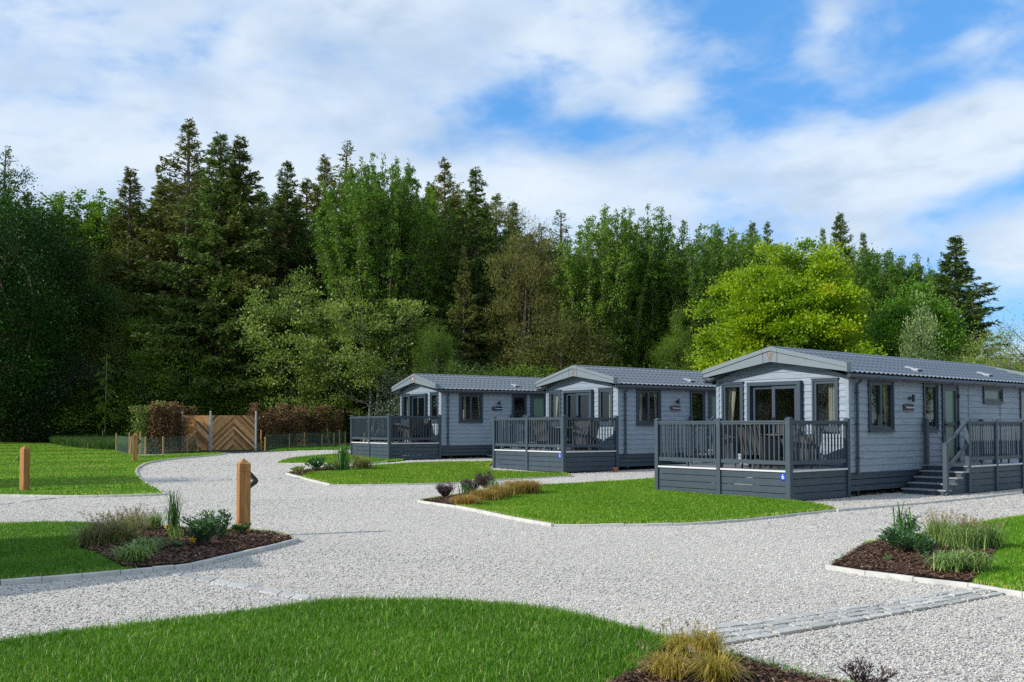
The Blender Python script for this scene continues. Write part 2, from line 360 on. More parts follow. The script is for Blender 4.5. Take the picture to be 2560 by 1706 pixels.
def turfmat(name, stripes):
    m, n = mat(name); tc = n.n('ShaderNodeTexCoord').outputs['Object']
    f = n.math('ADD', n.math('MULTIPLY', n.noise(tc, 1.1, 5, .6), .5), n.math('MULTIPLY', n.noise(n.mapping(tc, (1, 1, .2)), 45, 4, .75), .5))
    c = n.ramp(f, [(.33, (.050, .125, .007)), (.48, (.095, .225, .010)), (.62, (.15, .31, .017))])
    if stripes:
        sx_ = n.n('ShaderNodeSeparateXYZ'); n.l(tc, sx_.inputs[0]); q = n.math('ADD', n.math('MULTIPLY', sx_.outputs[0], STX), n.math('MULTIPLY', sx_.outputs[1], STY))
        q = n.math('ADD', q, n.math('MULTIPLY', n.noise(tc, .10, 2, .5), 7.0)); s_ = n.math('SINE', q)
        c = n.mix(1.0, c, n.ramp(n.math('ADD', n.math('MULTIPLY', s_, .5), .5), [(.3, (.60, .68, .58)), (.7, (1.4, 1.28, 1.45))]), 'MULTIPLY')
    p = n.n('ShaderNodeBsdfPrincipled', i={'Roughness': .8, 'Specular IOR Level': .15}); n.l(c, p.inputs['Base Color'])
    n.l(bump(n, n.noise(tc, 45, 4, .75), .9, .04), p.inputs['Normal']); out(n, p.outputs[0]); return m
M['turf'] = turfmat('lawn_turf', False); M['turf_stripe'] = turfmat('mown_lawn_turf', True)
# --- leaves
GR = [(0, (.028, .095, .005)), (.4, (.075, .205, .010)), (.75, (.125, .295, .016)), (.95, (.21, .36, .035)), (1, (.38, .42, .14))]
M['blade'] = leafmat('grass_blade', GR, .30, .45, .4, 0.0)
M['blade_sunny'] = leafmat('sunlit_grass_blade', [(p_, (min(.8, c_[0]*1.42), min(.8, c_[1]*1.22), c_[2])) for p_, c_ in GR], .30, .5, .3, 0.0)  # same grass ramp, lightened and yellowed: sunlight put into the blade colour
M['longblade'] = leafmat('long_grass_blade', [(0, (.022, .06, .006)), (1, (.07, .15, .02))], .3, .5, .3, 0)
M['spruce'] = leafmat('spruce_needles', [(0, (0.0386, 0.0742, 0.0172)), (0.4, (0.0948, 0.1586, 0.0312)), (0.8, (0.1615, 0.2363, 0.0499)), (1, (0.2633, 0.3121, 0.078))], .15, .6, .2, .25, (1.2, 1.2, .6))
M['brown'] = leafmat('brown_conifer_needles', [(0, (0.0538, 0.0745, 0.0179)), (0.4, (0.1226, 0.149, 0.0317)), (0.8, (0.1914, 0.2138, 0.0511)), (1, (0.2691, 0.2754, 0.0828))], .15, .6, .2, .2, (1.2, 1.1, .6))
M['pinebrown'] = leafmat('rusty_pine_needles', [(0, (0.048, 0.058, 0.0145)), (0.5, (0.12, 0.1297, 0.029)), (1, (0.204, 0.2001, 0.0545))], .15, .6, .2, .15, (1.2, 1.1, .6))
M['poplar'] = leafmat('upright_tree_leaves', [(0, (0.0375, 0.0872, 0.0085)), (0.4, (0.0887, 0.1838, 0.0156)), (0.8, (0.1569, 0.2792, 0.0269)), (1, (0.324, 0.4222, 0.078))], .32, .5, .3, .18)
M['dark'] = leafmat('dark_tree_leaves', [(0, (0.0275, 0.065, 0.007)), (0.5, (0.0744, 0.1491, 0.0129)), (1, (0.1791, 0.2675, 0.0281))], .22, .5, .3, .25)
M['midgreen'] = leafmat('wood_edge_leaves', [(0, (0.0397, 0.0848, 0.0072)), (0.5, (0.1044, 0.1908, 0.0144)), (1, (0.2484, 0.3499, 0.036))], .3, .5, .3, .3)
M['acer'] = leafmat('lime_leaves', [(0, (0.0922, 0.1735, 0.0045)), (0.4, (0.2086, 0.3355, 0.0059)), (0.75, (0.3439, 0.4511, 0.009)), (1, (0.5158, 0.4626, 0.0225))], .42, .45, .35, .0, (1.2, 1.15, .4))
M['acer2'] = leafmat('fresh_green_leaves', [(0, (0.044, 0.121, 0.0066)), (0.5, (0.11, 0.242, 0.011)), (1, (0.22, 0.374, 0.033))], .4, .45, .35, .05, (1.2, 1.15, .4))
M['olive'] = leafmat('olive_leaves', [(0, (0.0796, 0.1361, 0.0271)), (0.5, (0.1808, 0.264, 0.0543)), (1, (0.3617, 0.4478, 0.1354))], .38, .45, .35, .1)
M['palegreen'] = leafmat('pale_birch_leaves', [(0, (.08, .14, .04)), (.5, (.17, .25, .08)), (1, (.34, .42, .18))], .35, .45, .4, .05)
M['blossom'] = leafmat('grey_blossom_leaves', [(0, (0.024, 0.0455, 0.018)), (0.6, (0.072, 0.104, 0.054)), (0.85, (0.204, 0.234, 0.18)), (1, (0.504, 0.559, 0.456))], .2, .6, .2, .1, (1, 1, .9))
M['beech'] = leafmat('beech_hedge_leaves', [(0, (0.0541, 0.0255, 0.0114)), (0.4, (0.1279, 0.0659, 0.0319)), (0.75, (0.2362, 0.1328, 0.0684)), (1, (0.3542, 0.2338, 0.1368))], .25, .6, .2, .0, (1.2, .9, .5))
M['sedge'] = leafmat('sedge_blades', [(0, (0.0625, 0.078, 0.02)), (0.4, (0.15, 0.168, 0.045)), (0.75, (0.275, 0.276, 0.1)), (1, (0.5, 0.432, 0.22))], .25, .5, .3, .1)
M['sedge_var'] = leafmat('striped_sedge_blades', [(0, (0.0552, 0.121, 0.024)), (0.4, (0.1472, 0.253, 0.048)), (0.7, (0.3036, 0.418, 0.128)), (1, (0.506, 0.605, 0.264))], .25, .45, .35, .05)
M['golden'] = leafmat('golden_grass_blades', [(0, (.15, .11, .02)), (.5, (.36, .25, .055)), (1, (.60, .42, .13))], .3, .5, .3, .08, (1.2, 1, .5))
M['goldgreen'] = leafmat('golden_green_blades', [(0, (0.138, 0.153, 0.0165)), (0.5, (0.3312, 0.2805, 0.0385)), (1, (0.69, 0.4845, 0.11))], .3, .5, .3, .05, (1.2, 1.1, .5))
M['shrubgreen'] = leafmat('glossy_shrub_leaves', [(0, (.012, .05, .008)), (.5, (.03, .11, .018)), (1, (.10, .24, .05))], .2, .3, .6, .1)
M['reed'] = leafmat('upright_blades', [(0, (.03, .09, .02)), (.5, (.06, .17, .035)), (1, (.16, .28, .07))], .25, .4, .4, .1)
M['purple'] = leafmat('purple_leaves', [(0, (.014, .008, .010)), (.6, (.05, .025, .03)), (1, (.15, .08, .08))], .15, .35, .5, .1, (1.2, .8, .8))
M['seed'] = leafmat('seed_stems', [(0, (.16, .13, .06)), (1, (.42, .34, .2))], .1, .7, .2, 0)
M['yellow'] = leafmat('yellow_petals', [(0, (.7, .42, .02)), (1, (.85, .62, .05))], .3, .5, .3, 0, (1, 1, .6))
M['chip'] = leafmat('bark_chips', [(0, (.022, .012, .008)), (.35, (.085, .046, .028)), (.7, (.18, .105, .064)), (.9, (.30, .195, .125)), (1, (.48, .36, .25))], 0, .8, .2, 0)
M['deepgreen'] = leafmat('deep_green_leaves', [(0, (0.0105, 0.0348, 0.0052)), (0.5, (0.027, 0.0798, 0.0091)), (1, (0.0675, 0.145, 0.0195))], .2, .5, .25, .15)
M['bark'] = bark('conifer_bark', (.06, .045, .032), (.19, .15, .115))
M['bark2'] = bark('pale_alder_bark', (.10, .10, .07), (.36, .35, .28), (5, 5, 3))
M['birchbark'] = bark('birch_bark', (.14, .12, .10), (.55, .52, .48), (3, 3, 9))
M['twig'] = bark('grey_twigs', (.06, .05, .04), (.17, .15, .13))
# semi-open plastic windbreak netting
m, n = mat('green_netting'); tc = n.n('ShaderNodeTexCoord').outputs['Object']
d = n.n('ShaderNodeBsdfDiffuse', i={'Color': (.16, .27, .22, 1)}); t = n.n('ShaderNodeBsdfTransparent')
b = n.n('ShaderNodeTexBrick', i={'Scale': 30.0, 'Mortar Size': .10, 'Color1': (0, 0, 0, 1), 'Color2': (0, 0, 0, 1), 'Mortar': (1, 1, 1, 1), 'Brick Width': .5, 'Row Height': .5}); b.offset = 0
n.l(n.mapping(tc, rot=(R(90), 0, 0)), b.inputs['Vector'])
mx = n.n('ShaderNodeMixShader'); n.l(n.math('MULTIPLY', b.outputs[0], .16), mx.inputs[0]); n.l(t.outputs[0], mx.inputs[1]); n.l(d.outputs[0], mx.inputs[2]); out(n, mx.outputs[0]); M['net'] = m
# ================================================================== GROUND
def smooth_line(pts, k=4, closed=False):
    """Catmull-Rom through 2D points"""
    P_ = [np.array(p, float) for p in pts]; o = []
    m_ = len(P_)
    rng_ = range(m_ if closed else m_-1)
    for i in rng_:
        p0 = P_[(i-1) % m_] if closed or i > 0 else P_[0]; p1 = P_[i]; p2 = P_[(i+1) % m_]; p3 = P_[(i+2) % m_] if closed or i+2 < m_ else P_[-1]
        for j in range(k):
            t = j/k; o.append(.5*((2*p1)+(-p0+p2)*t+(2*p0-5*p1+4*p2-p3)*t*t+(-p0+3*p1-3*p2+p3)*t**3))
    if not closed: o.append(P_[-1])
    return [tuple(p) for p in o]
def inside(poly, X, Y):
    p = np.array(poly); r = np.zeros(len(X), bool); j = len(p)-1
    for i in range(len(p)):
        xi, yi = p[i]; xj, yj = p[j]
        c = ((yi > Y) != (yj > Y)) & (X < (xj-xi)*(Y-yi)/((yj-yi) if yj != yi else 1e-12)+xi); r ^= c; j = i
    return r
def sheet(name, poly, dz, m, step=1.0, rim=0.0, crown=0.0):
    """draped sheet following the ground, boundary = poly (world xy); rim = skirt depth"""
    p = np.array(poly); x0, y0 = p.min(0); x1, y1 = p.max(0)
    gx, gy = np.meshgrid(np.arange(x0+step/2, x1, step), np.arange(y0+step/2, y1, step)); gx = gx.ravel(); gy = gy.ravel()
    k = inside(poly, gx, gy); pts = [Vector(q) for q in poly]+[Vector((a, b)) for a, b in zip(gx[k], gy[k])]
    nb = len(poly); ed = [(i, (i+1) % nb) for i in range(nb)]
    V, E_, Fc, *_ = delaunay_2d_cdt(pts, ed, [], 1, 1e-5)
    V = np.array([(v.x, v.y) for v in V])
    z = G(V[:, 0], V[:, 1])+dz
    V3 = np.c_[V, z]; mb = MB(); mb.add(V3, [tuple(f) for f in Fc])
    if rim:
        q = [(a, b, float(G(a, b))+dz) for a, b in poly]; ql = [(a, b, c-rim) for a, b, c in q]
        mb.add(q+ql, [(i, (i+1) % nb, nb+(i+1) % nb, nb+i) for i in range(nb)])
    return mb.build(name, m)
def px_poly(pts, dz=0.0): return [at(a, b, dz) for a, b in pts]
xs = np.concatenate([np.linspace(-900, -60, 12), np.linspace(-55, 55, 56), np.linspace(60, 900, 12)])
ys = np.concatenate([np.linspace(-300, -10, 8), np.linspace(0, 90, 61), np.linspace(100, 1400, 14)])
gx, gy = np.meshgrid(xs, ys); z = G(gx, gy)-.012
V = np.c_[gx.ravel(), gy.ravel(), z.ravel()]; nx = len(xs); ii = np.arange(len(V)).reshape(gx.shape)
Fq = np.stack([ii[:-1, :-1].ravel(), ii[:-1, 1:].ravel(), ii[1:, 1:].ravel(), ii[1:, :-1].ravel()], 1)
gnd = np_mesh('ground', V, Fq, M['earth'], smooth=True); tag(gnd, kind='structure')
gate_l, gate_m, gate_r = at(455, 1129.5), at(526, 1129.5), at(640, 1128)
# gravel: the whole drive, lawns lie on top
far = px_poly([(565, 1133.5), (600, 1130), (672, 1130.6), (760, 1126.5), (876, 1124.8), (960, 1123)])
gpoly = [(-60, -12), (60, -12), (60, 40), (30, 47), (5, 50), (-2, 49)]+far[::-1]+[(-22, 40), (-26, 27), (-60, 27)]
tag(sheet('gravel_drive', gpoly, .0, M['gravel'], 1.5), kind='structure')
apr = px_poly([(531, 1130.5), (531, 1128.3), (600, 1127.6), (672, 1127.4), (676, 1130.6), (600, 1134), (560, 1134.2)])
tag(sheet('asphalt_apron', apr, .008, M['asphalt'], 1.5), kind='structure')
verge = px_poly([(672, 1130.3), (672, 1128), (700, 1123), (760, 1119), (830, 1115), (900, 1113), (1000, 1112), (1000, 1120), (876, 1124.6), (760, 1126.5)])
tag(sheet('grass_verge', verge, .02, M['turf'], 1.5), kind='structure')
LH = .045     # lawn surface above the gravel
A_edge = smooth_line([(0, 1237), (90, 1238.5), (200, 1239.3), (330, 1236.8), (413, 1234)], 3)+smooth_line([(394, 1221), (367, 1208), (350, 1194.6), (340.6, 1181), (343, 1171), (360, 1160), (383, 1154), (421, 1148.3), (478, 1142.5), (536, 1137.5), (566, 1133.6)], 4)
A_px = [(-900, 1234), (-400, 1236)]+A_edge+[(540, 1131), (500, 1132.5), (420, 1136), (364, 1139.5), (330, 1137), (300, 1131), (280, 1124), (210, 1113.5), (135, 1108.5), (0, 1106.5), (-400, 1106), (-900, 1110)]
B_px = smooth_line([(694, 1158), (700, 1153.5), (733, 1145), (784, 1139.5), (860, 1135), (930, 1133)], 4)+[(1000, 1140), (1010, 1150), (968, 1154), (930, 1157)]+[(861, 1158.6), (780, 1158.6)]
C_px = [(717, 1182.5), (744, 1190), (773, 1198), (800, 1204.5), (827.5, 1210.8)]+smooth_line([(870, 1210.8), (938, 1210), (1020, 1209), (1098, 1207), (1160, 1204), (1230, 1199), (1330, 1193.5), (1431, 1188.5)], 2)+[(1411, 1184), (1385, 1183), (1300, 1180), (1230, 1176.5), (1222, 1165), (1240, 1153.8), (1142, 1154.7), (1040, 1157), (931, 1164), (921, 1165.6), (877, 1167), (815, 1169), (770, 1174)]
D_px = [(1048.5, 1251.5), (1142, 1264.5), (1210, 1278), (1295, 1295), (1383.5, 1310)]+smooth_line([(1450, 1310.3), (1560, 1309.5), (1680, 1307.5), (1784, 1303.4), (1900, 1293), (2000, 1282), (2093, 1272)], 2)+[(2053, 1262), (1998, 1254.7), (1973, 1250), (1860, 1243), (1720, 1232), (1660, 1215), (1720, 1192), (1636, 1196.3), (1557, 1202), (1455, 1207.8), (1340, 1214), (1290, 1218), (1250, 1222), (1180, 1232), (1101, 1243)]
E_px = [(-500, 1308), (0, 1310)]+smooth_line([(136, 1307), (238, 1308.5), (340, 1313), (442, 1320), (560, 1324), (636, 1328.3), (682, 1331), (724, 1341), (741, 1347.5)], 2)+smooth_line([(666, 1367.5), (561, 1390.7), (476, 1411), (381, 1420), (204, 1435.5), (0, 1452.5), (-200, 1468), (-500, 1490)], 2)
F_px = [(2070, 1413.5), (2157, 1360), (2207, 1348), (2307, 1334.8), (2357, 1322), (2440, 1307.3), (2560, 1290), (2760, 1260), (3200, 1290), (3100, 1570), (2800, 1515), (2560, 1481.5), (2424, 1458.5), (2285.6, 1443.5), (2166.6, 1429)]
G_px = [(-260, 1640), (0, 1602.5), (200, 1578), (435, 1550.5), (620, 1529), (810.6, 1503.8)]+smooth_line([(872, 1501.5), (979, 1500.8), (1101, 1502), (1237.5, 1510), (1386, 1525.5), (1480, 1546), (1590, 1573), (1690, 1600)], 2)+[(1760, 1615), (1824, 1638), (1950, 1671), (2060, 1697), (2250, 1745), (2400, 1900), (1400, 2300), (-900, 2300), (-1000, 1760)]
lawns = {}
for nm, px, m_, st_ in (('striped_lawn', A_px, 'turf_stripe', 2.0), ('far_lawn', B_px, 'turf', 1.2), ('middle_lawn', C_px, 'turf', 1.0), ('lodge_lawn', D_px, 'turf', .8), ('side_lawn', E_px, 'turf', .8), ('corner_lawn', F_px, 'turf', .8), ('front_lawn', G_px, 'turf', .7)):
    wp = px_poly(px, LH); lawns[nm] = wp
    tag(sheet(nm, wp, LH, M[m_], st_, rim=LH+.02), kind='structure')
# planting beds on the lawns
bC = [(721, 1182.5), (770, 1175), (815, 1170), (877, 1168), (921, 1166.5), (935, 1169.5), (880, 1171), (830, 1176), (775, 1181), (750, 1190)]
bD = [(1056, 1251.5), (1101, 1244.3), (1180, 1233.5), (1250, 1223.5), (1330, 1216), (1345, 1222), (1332, 1234), (1244, 1242), (1193, 1251), (1150, 1258), (1142, 1263)]
bE = [(238, 1311), (340, 1315.5), (442, 1322), (560, 1326), (636, 1330), (680, 1333), (719, 1342.5), (733, 1347.3), (663, 1365), (561, 1387.3), (476, 1407.5), (381, 1416.5), (316, 1418.5), (238, 1381), (197, 1369), (200, 1350), (222, 1325)]
bF = [(2079, 1412.5), (2159, 1362.5), (2209, 1350.5), (2307, 1337.3), (2357, 1325), (2440, 1325), (2490, 1345), (2490, 1380), (2462, 1405), (2447, 1430), (2424, 1455), (2286, 1440), (2166, 1425.5)]
bG = [(1480, 1730), (1540, 1703), (1590, 1674), (1640, 1640), (1690, 1604), (1756, 1618), (1820, 1641), (1946, 1674), (2056, 1700), (2240, 1748), (2000, 1900), (1500, 1900)]
beds = {}
for nm, px in (('bed_c', bC), ('bed_d', bD), ('bed_e', bE), ('bed_f', bF), ('bed_g', bG)):
    wp = smooth_line(px_poly(px, LH+.01), 1, True); beds[nm] = wp
    tag(sheet('mulch_bed', wp, LH+.012, M['mulchbase'], .5), kind='structure')
# kerbs: concrete edging following the pixel outlines
def kerb(px, h=LH+.006, wd=.06, seg=.9):
    w_ = [np.array(at(a, b, LH)) for a, b in px]; mb = MB(); rg = random.Random(int(px[0][0]))
    pts = [w_[0]]
    for a, b in zip(w_[:-1], w_[1:]):
        L = np.linalg.norm(b-a); k = max(1, int(round(L/seg)))
        for j in range(1, k+1): pts.append(a+(b-a)*j/k)
    nrm = []
    for i in range(len(pts)):
        d = pts[min(i+1, len(pts)-1)]-pts[max(i-1, 0)]; d = d/(np.linalg.norm(d)+1e-9); nrm.append(np.array([-d[1], d[0]]))
    for i in range(len(pts)-1):
        a, b = pts[i], pts[i+1]; na, nb_ = nrm[i], nrm[i+1]; d = (b-a)/(np.linalg.norm(b-a)+1e-9)*.004
        j = rg.uniform(-.004, .004); za = float(G(*a)); zb = float(G(*b)); c_ = .008
        A = [a+na*wd/2+d, a-na*wd/2+d]; B = [b+nb_*wd/2-d, b-nb_*wd/2-d]
        Ai = [a+na*(wd/2-c_)+d, a-na*(wd/2-c_)+d]; Bi = [b+nb_*(wd/2-c_)-d, b-nb_*(wd/2-c_)-d]
        vs = [(*A[0], za-.05), (*A[1], za-.05), (*B[1], zb-.05), (*B[0], zb-.05), (*A[0], za+h-c_+j), (*A[1], za+h-c_+j), (*B[1], zb+h-c_+j), (*B[0], zb+h-c_+j),
              (*Ai[0], za+h+j), (*Ai[1], za+h+j), (*Bi[1], zb+h+j), (*Bi[0], zb+h+j)]
        mb.add(vs, [(0, 1, 5, 4), (1, 2, 6, 5), (2, 3, 7, 6), (3, 0, 4, 7), (4, 5, 9, 8), (5, 6, 10, 9), (6, 7, 11, 10), (7, 4, 8, 11), (8, 9, 10, 11)])
    return tag(mb.build('kerb', M['kerb']), kind='structure')
kerb([(-900, 1234), (-400, 1236)]+A_edge)
kerb([(694, 1158), (700, 1153.5), (733, 1145), (784, 1139.5), (860, 1135)], wd=.05); kerb([(694, 1158.4), (780, 1158.8), (861, 1158.8), (930, 1157.2), (968, 1154.3)], wd=.04)
kerb(C_px[:5], wd=.075); kerb([(827.5, 1210.8)]+C_px[5:20], wd=.04, h=LH-.006)
kerb(D_px[:5], wd=.085); kerb(D_px[4:18]+[(2093, 1273.5), (2285.6, 1257), (2447, 1242), (2560, 1228.6), (2700, 1213)], wd=.055, h=.045)
kerb([(636, 1328.3), (682, 1331), (724, 1341), (741, 1347.5)]+smooth_line([(741, 1347.5), (666, 1367.5), (561, 1390.7), (476, 1411), (381, 1420), (204, 1435.5), (0, 1452.5), (-200, 1468), (-500, 1490)], 2), wd=.06, h=LH+.010)
kerb([(2307, 1334.8), (2207, 1348), (2157, 1360), (2070, 1413.5)], wd=.07); kerb([(2070, 1413.5), (2166.6, 1429), (2285.6, 1443.5), (2424, 1458.5), (2560, 1481.5), (2800, 1515)], wd=.06)
kerb([(-260, 1640), (0, 1602.5), (200, 1578), (435, 1550.5), (620, 1529), (810.6, 1503.8)], wd=.06); kerb([(1800, 1630), (1824, 1638), (1950, 1671), (2060, 1697), (2250, 1745)], wd=.06)
# granite setts
def setts(name, top, bot, rows, bl, seed, h=.020, lift=.0, gap=.018, cover=0.0):
    """cobbles between two world polylines (same count); rows across"""
    rg = random.Random(seed); a = [np.array(at(*p)) for p in top]; b = [np.array(at(*p)) for p in bot]
    def along(P_, t):
        seg = [np.linalg.norm(P_[i+1]-P_[i]) for i in range(len(P_)-1)]; T = sum(seg)*t
        for i, s_ in enumerate(seg):
            if T <= s_ or i == len(seg)-1: return P_[i]+(P_[i+1]-P_[i])*(T/s_)
            T -= s_
    L = sum(np.linalg.norm(b[i+1]-b[i]) for i in range(len(b)-1)); vs = []; fs = []; var = []
    for r in range(rows):
        t = rg.uniform(-.5, 0)*bl/L
        while t < 1:
            l_ = bl*rg.uniform(.75, 1.25)/L; t0 = max(0, t+gap/2/L); t1 = min(1, t+l_-gap/2/L); t += l_
            if t1-t0 < .05/L or rg.random() < cover: continue
            f0 = (r+.07)/rows; f1 = (r+.93)/rows
            q = [along(a, t0)*(1-f0)+along(b, t0)*f0, along(a, t1)*(1-f0)+along(b, t1)*f0, along(a, t1)*(1-f1)+along(b, t1)*f1, along(a, t0)*(1-f1)+along(b, t0)*f1]
            c_ = sum(q)/4; hh = h+rg.uniform(-.005, .005)
            # irregular outline: 12 points round the stone
            ring = []
            for i in range(4):
                p, p2 = q[i], q[(i+1) % 4]
                for s_ in (.06, .36, .68): ring.append(p+(p2-p)*s_+np.array([rg.uniform(-.007, .007), rg.uniform(-.007, .007)]))
            zb = float(G(*c_)); k = len(vs)
            for p in ring: vs.append((*p, zb-.02))
            for p in ring: vs.append((*p, zb+hh-.005))
            for p in ring: pi_ = c_+(p-c_)*.96; vs.append((*pi_, zb+hh+rg.uniform(-.002, .002)))
            vs.append((*c_, zb+hh+.002)); v_ = rg.random()
            for i in range(12):
                j = (i+1) % 12; fs += [(k+i, k+j, k+12+j, k+12+i), (k+12+i, k+12+j, k+24+j, k+24+i), (k+24+i, k+24+j, k+36, k+36)]; var += [v_]*3
    mb = MB(); mb.v = [tuple(map(float, v)) for v in vs]; mb.f = [f if f[2] != f[3] else f[:3] for f in fs]; mb.m = [0]*len(fs)
    o = mb.build(name, M['sett']); at_ = o.data.attributes.new('var', 'FLOAT', 'FACE'); at_.data.foreach_set('value', np.array(var, np.float32))
    return tag(o, kind='structure')
top = [(1640, 1588), (1779, 1570), (1995.5, 1538.8), (2220.8, 1507), (2459.5, 1468), (2500, 1463)]
bot = [(1760, 1625), (1812, 1615), (2018, 1580), (2266, 1535), (2540, 1483), (2590, 1473)]
jt = px_poly(top+bot[::-1]); tag(sheet('sett_strip_bedding', jt, .006, M['joint'], .8), kind='structure')
setts('sett_strip', top, bot, 4, .30, 3, h=.020, gap=.026)
t2 = [(378, 1416), (459, 1434), (612, 1460), (765, 1489), (830, 1502)]; b2 = [(370, 1424), (449, 1445), (604, 1474), (752, 1502), (815, 1516)]
setts('sett_row', t2, b2, 1, .26, 5, h=.010, gap=.010)
setts('sett_row', [(352, 1201), (460, 1198.5), (590, 1196), (760, 1192.5)], [(352, 1206), (460, 1203.5), (590, 1201), (760, 1197)], 1, .22, 6, h=.014, cover=.25)
setts('sett_row', [(-100, 1268), (0, 1259), (80, 1250.5), (160, 1243)], [(-100, 1272), (0, 1263), (80, 1253.5), (160, 1245.5)], 1, .22, 7, h=.014, cover=.2)
setts('sett_row', [(1880, 1296), (2000, 1311), (2100, 1320), (2190, 1327)], [(1880, 1300), (2000, 1316), (2100, 1325), (2190, 1332)], 1, .24, 8, h=.007, cover=.5)
# ------------------------------------------------------------------ grass blades
def scatter(poly, density, rs, excl=(), box=None):
    p = np.array(poly); x0, y0 = p.min(0); x1, y1 = p.max(0)
    if box: x0 = max(x0, box[0]); x1 = min(x1, box[1]); y0 = max(y0, box[2]); y1 = min(y1, box[3])
    k = int((x1-x0)*(y1-y0)*density); X = rs.uniform(x0, x1, k); Y = rs.uniform(y0, y1, k)
    f = inside(poly, X, Y) & (np.abs(X) < Y*.56+.3)
    for e in excl: f &= ~inside(e, X, Y)
    return X[f], Y[f]
def vnoise(X, Y, s, seed):
    r = np.random.RandomState(seed); o = np.zeros(len(X))
    for k in range(7):
        a = r.uniform(0, 6.28); f = s*r.uniform(.6, 1.8); o += np.sin((X*np.cos(a)+Y*np.sin(a))*f+r.uniform(0, 6.28))
    return o/7
def grow(poly, k):
    p = np.array(poly); c = p.mean(0); return [tuple(q) for q in c+(p-c)*k]
def edge_dist(poly, X, Y):
    p = np.array(poly); d = np.full(len(X), 9.)
    for i in range(len(p)):
        a = p[i-1]; b = p[i]; ab = b-a; t = np.clip(((X-a[0])*ab[0]+(Y-a[1])*ab[1])/(ab@ab+1e-12), 0, 1); d = np.minimum(d, np.hypot(X-a[0]-t*ab[0], Y-a[1]-t*ab[1]))
    return d
def dry(poly, X, Y, rs, wd=.09): 
    e = edge_dist(poly, X, Y); return np.where((e < wd*rs.uniform(.3, 1.2, len(X))) & (rs.random(len(X)) < .45), .55, 0.)+np.where(vnoise(X, Y, 1.7, 11)+vnoise(X, Y, 5.0, 12)*.6 > .48, .12, 0.)
def blades(name, X, Y, z0, L, Wd, rs, matn, lean=.5, bias=(0, 0), varadd=None):
    k = len(X); a = rs.uniform(0, 6.283, k); L = L*rs.uniform(.6, 1.25, k); ln = rs.uniform(.1, lean, k)
    dx_ = np.cos(a)*ln+bias[0]; dy_ = np.sin(a)*ln+bias[1]; n2 = np.sqrt(dx_**2+dy_**2+1)
    b = rs.uniform(0, 6.283, k); wx = np.cos(b)*Wd/2*rs.uniform(.7, 1.3, k); wy = np.sin(b)*Wd/2
    z = G(X, Y)+z0
    B0 = np.stack([X-wx, Y-wy, z-.004], 1); B1 = np.stack([X+wx, Y+wy, z-.004], 1)
    mx_, my_, mz = X+dx_*L*.35, Y+dy_*L*.35, z+L*.6
    M0 = np.stack([mx_-wx*.8, my_-wy*.8, mz], 1); M1 = np.stack([mx_+wx*.8, my_+wy*.8, mz], 1)
    T = np.stack([X+dx_*L*1.1, Y+dy_*L*1.1, z+L/n2*1.0], 1)
    V = np.stack([B0, B1, M1, T, M0], 1).reshape(-1, 3); i0 = np.arange(k)*5
    Fc = np.stack([i0, i0+1, i0+2, i0+4], 1); Ft = np.stack([i0+4, i0+2, i0+3, i0+3], 1)
    # use quads only for the base and a degenerate-free triangle list
    F3 = np.concatenate([np.stack([i0, i0+1, i0+2], 1), np.stack([i0, i0+2, i0+4], 1), np.stack([i0+4, i0+2, i0+3], 1)])
    v = np.clip(rs.normal(.5, .2, k)+(varadd if varadd is not None else 0), 0, 1); v[rs.random(k) < .02] = 1
    o = np_mesh(name, V, F3, M[matn], var=np.concatenate([v, v, v])); return o
rs = np.random.RandomState(7)
allbeds = list(beds.values())
def gtag(o): return tag(o, 'short mown green grass of the lawns', 'grass', kind='stuff')
lw = lawns['front_lawn']; X, Y = scatter(lw, 8500, rs, [grow(beds['bed_g'], 1.03)], (-6, 5, 5.6, 12))
gtag(blades('grass', X, Y, LH, .042*(1+.40*vnoise(X, Y, 6.0, 31)+.25*vnoise(X, Y, 17.0, 32)), .0042, rs, 'blade', .9, varadd=.30*vnoise(X, Y, 2.5, 1)-.03+dry(lw, X, Y, rs)))
X, Y = scatter(lw, 500, rs, [beds['bed_g']], (-6, 5, 5.6, 12))
gtag(blades('grass', X, Y, LH, .075, .006, rs, 'blade', .7, varadd=.1))
for nm, dn, L, Wd, ex in (('side_lawn', 3600, .045, .0065, 'bed_e'), ('corner_lawn', 3200, .045, .0065, 'bed_f'), ('lodge_lawn', 2100, .042, .009, 'bed_d'), ('middle_lawn', 1000, .045, .014, 'bed_c'), ('far_lawn', 400, .05, .022, None), ('striped_lawn', 200, .035, .022, None)):
    X, Y = scatter(lawns[nm], dn, rs, [grow(beds[ex], 1.035)] if ex else [], (-40, 25, 5, 62))
    if nm == 'striped_lawn':
        va = .10*vnoise(X, Y, .8, 5)+.27*np.sin(X*STX+Y*STY+1.5)
    else: va = .16*vnoise(X, Y, 1.3, 3)
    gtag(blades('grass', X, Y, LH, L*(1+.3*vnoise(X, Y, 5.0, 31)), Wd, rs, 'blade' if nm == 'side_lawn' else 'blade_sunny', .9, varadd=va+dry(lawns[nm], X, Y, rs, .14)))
X, Y = scatter(verge, 300, rs); gtag(blades('grass', X, Y, .02, .05, .025, rs, 'blade', .8))
lg = px_poly([(125, 1112), (165, 1119), (220, 1125), (292, 1128), (330, 1125), (335, 1112), (300, 1095), (200, 1092), (140, 1096)])
X, Y = scatter(lg, 420, rs); tag(blades('long_grass', X, Y, 0, .42, .035, rs, 'longblade', .5), 'patch of unmown long grass behind the striped lawn', 'long grass', kind='stuff')
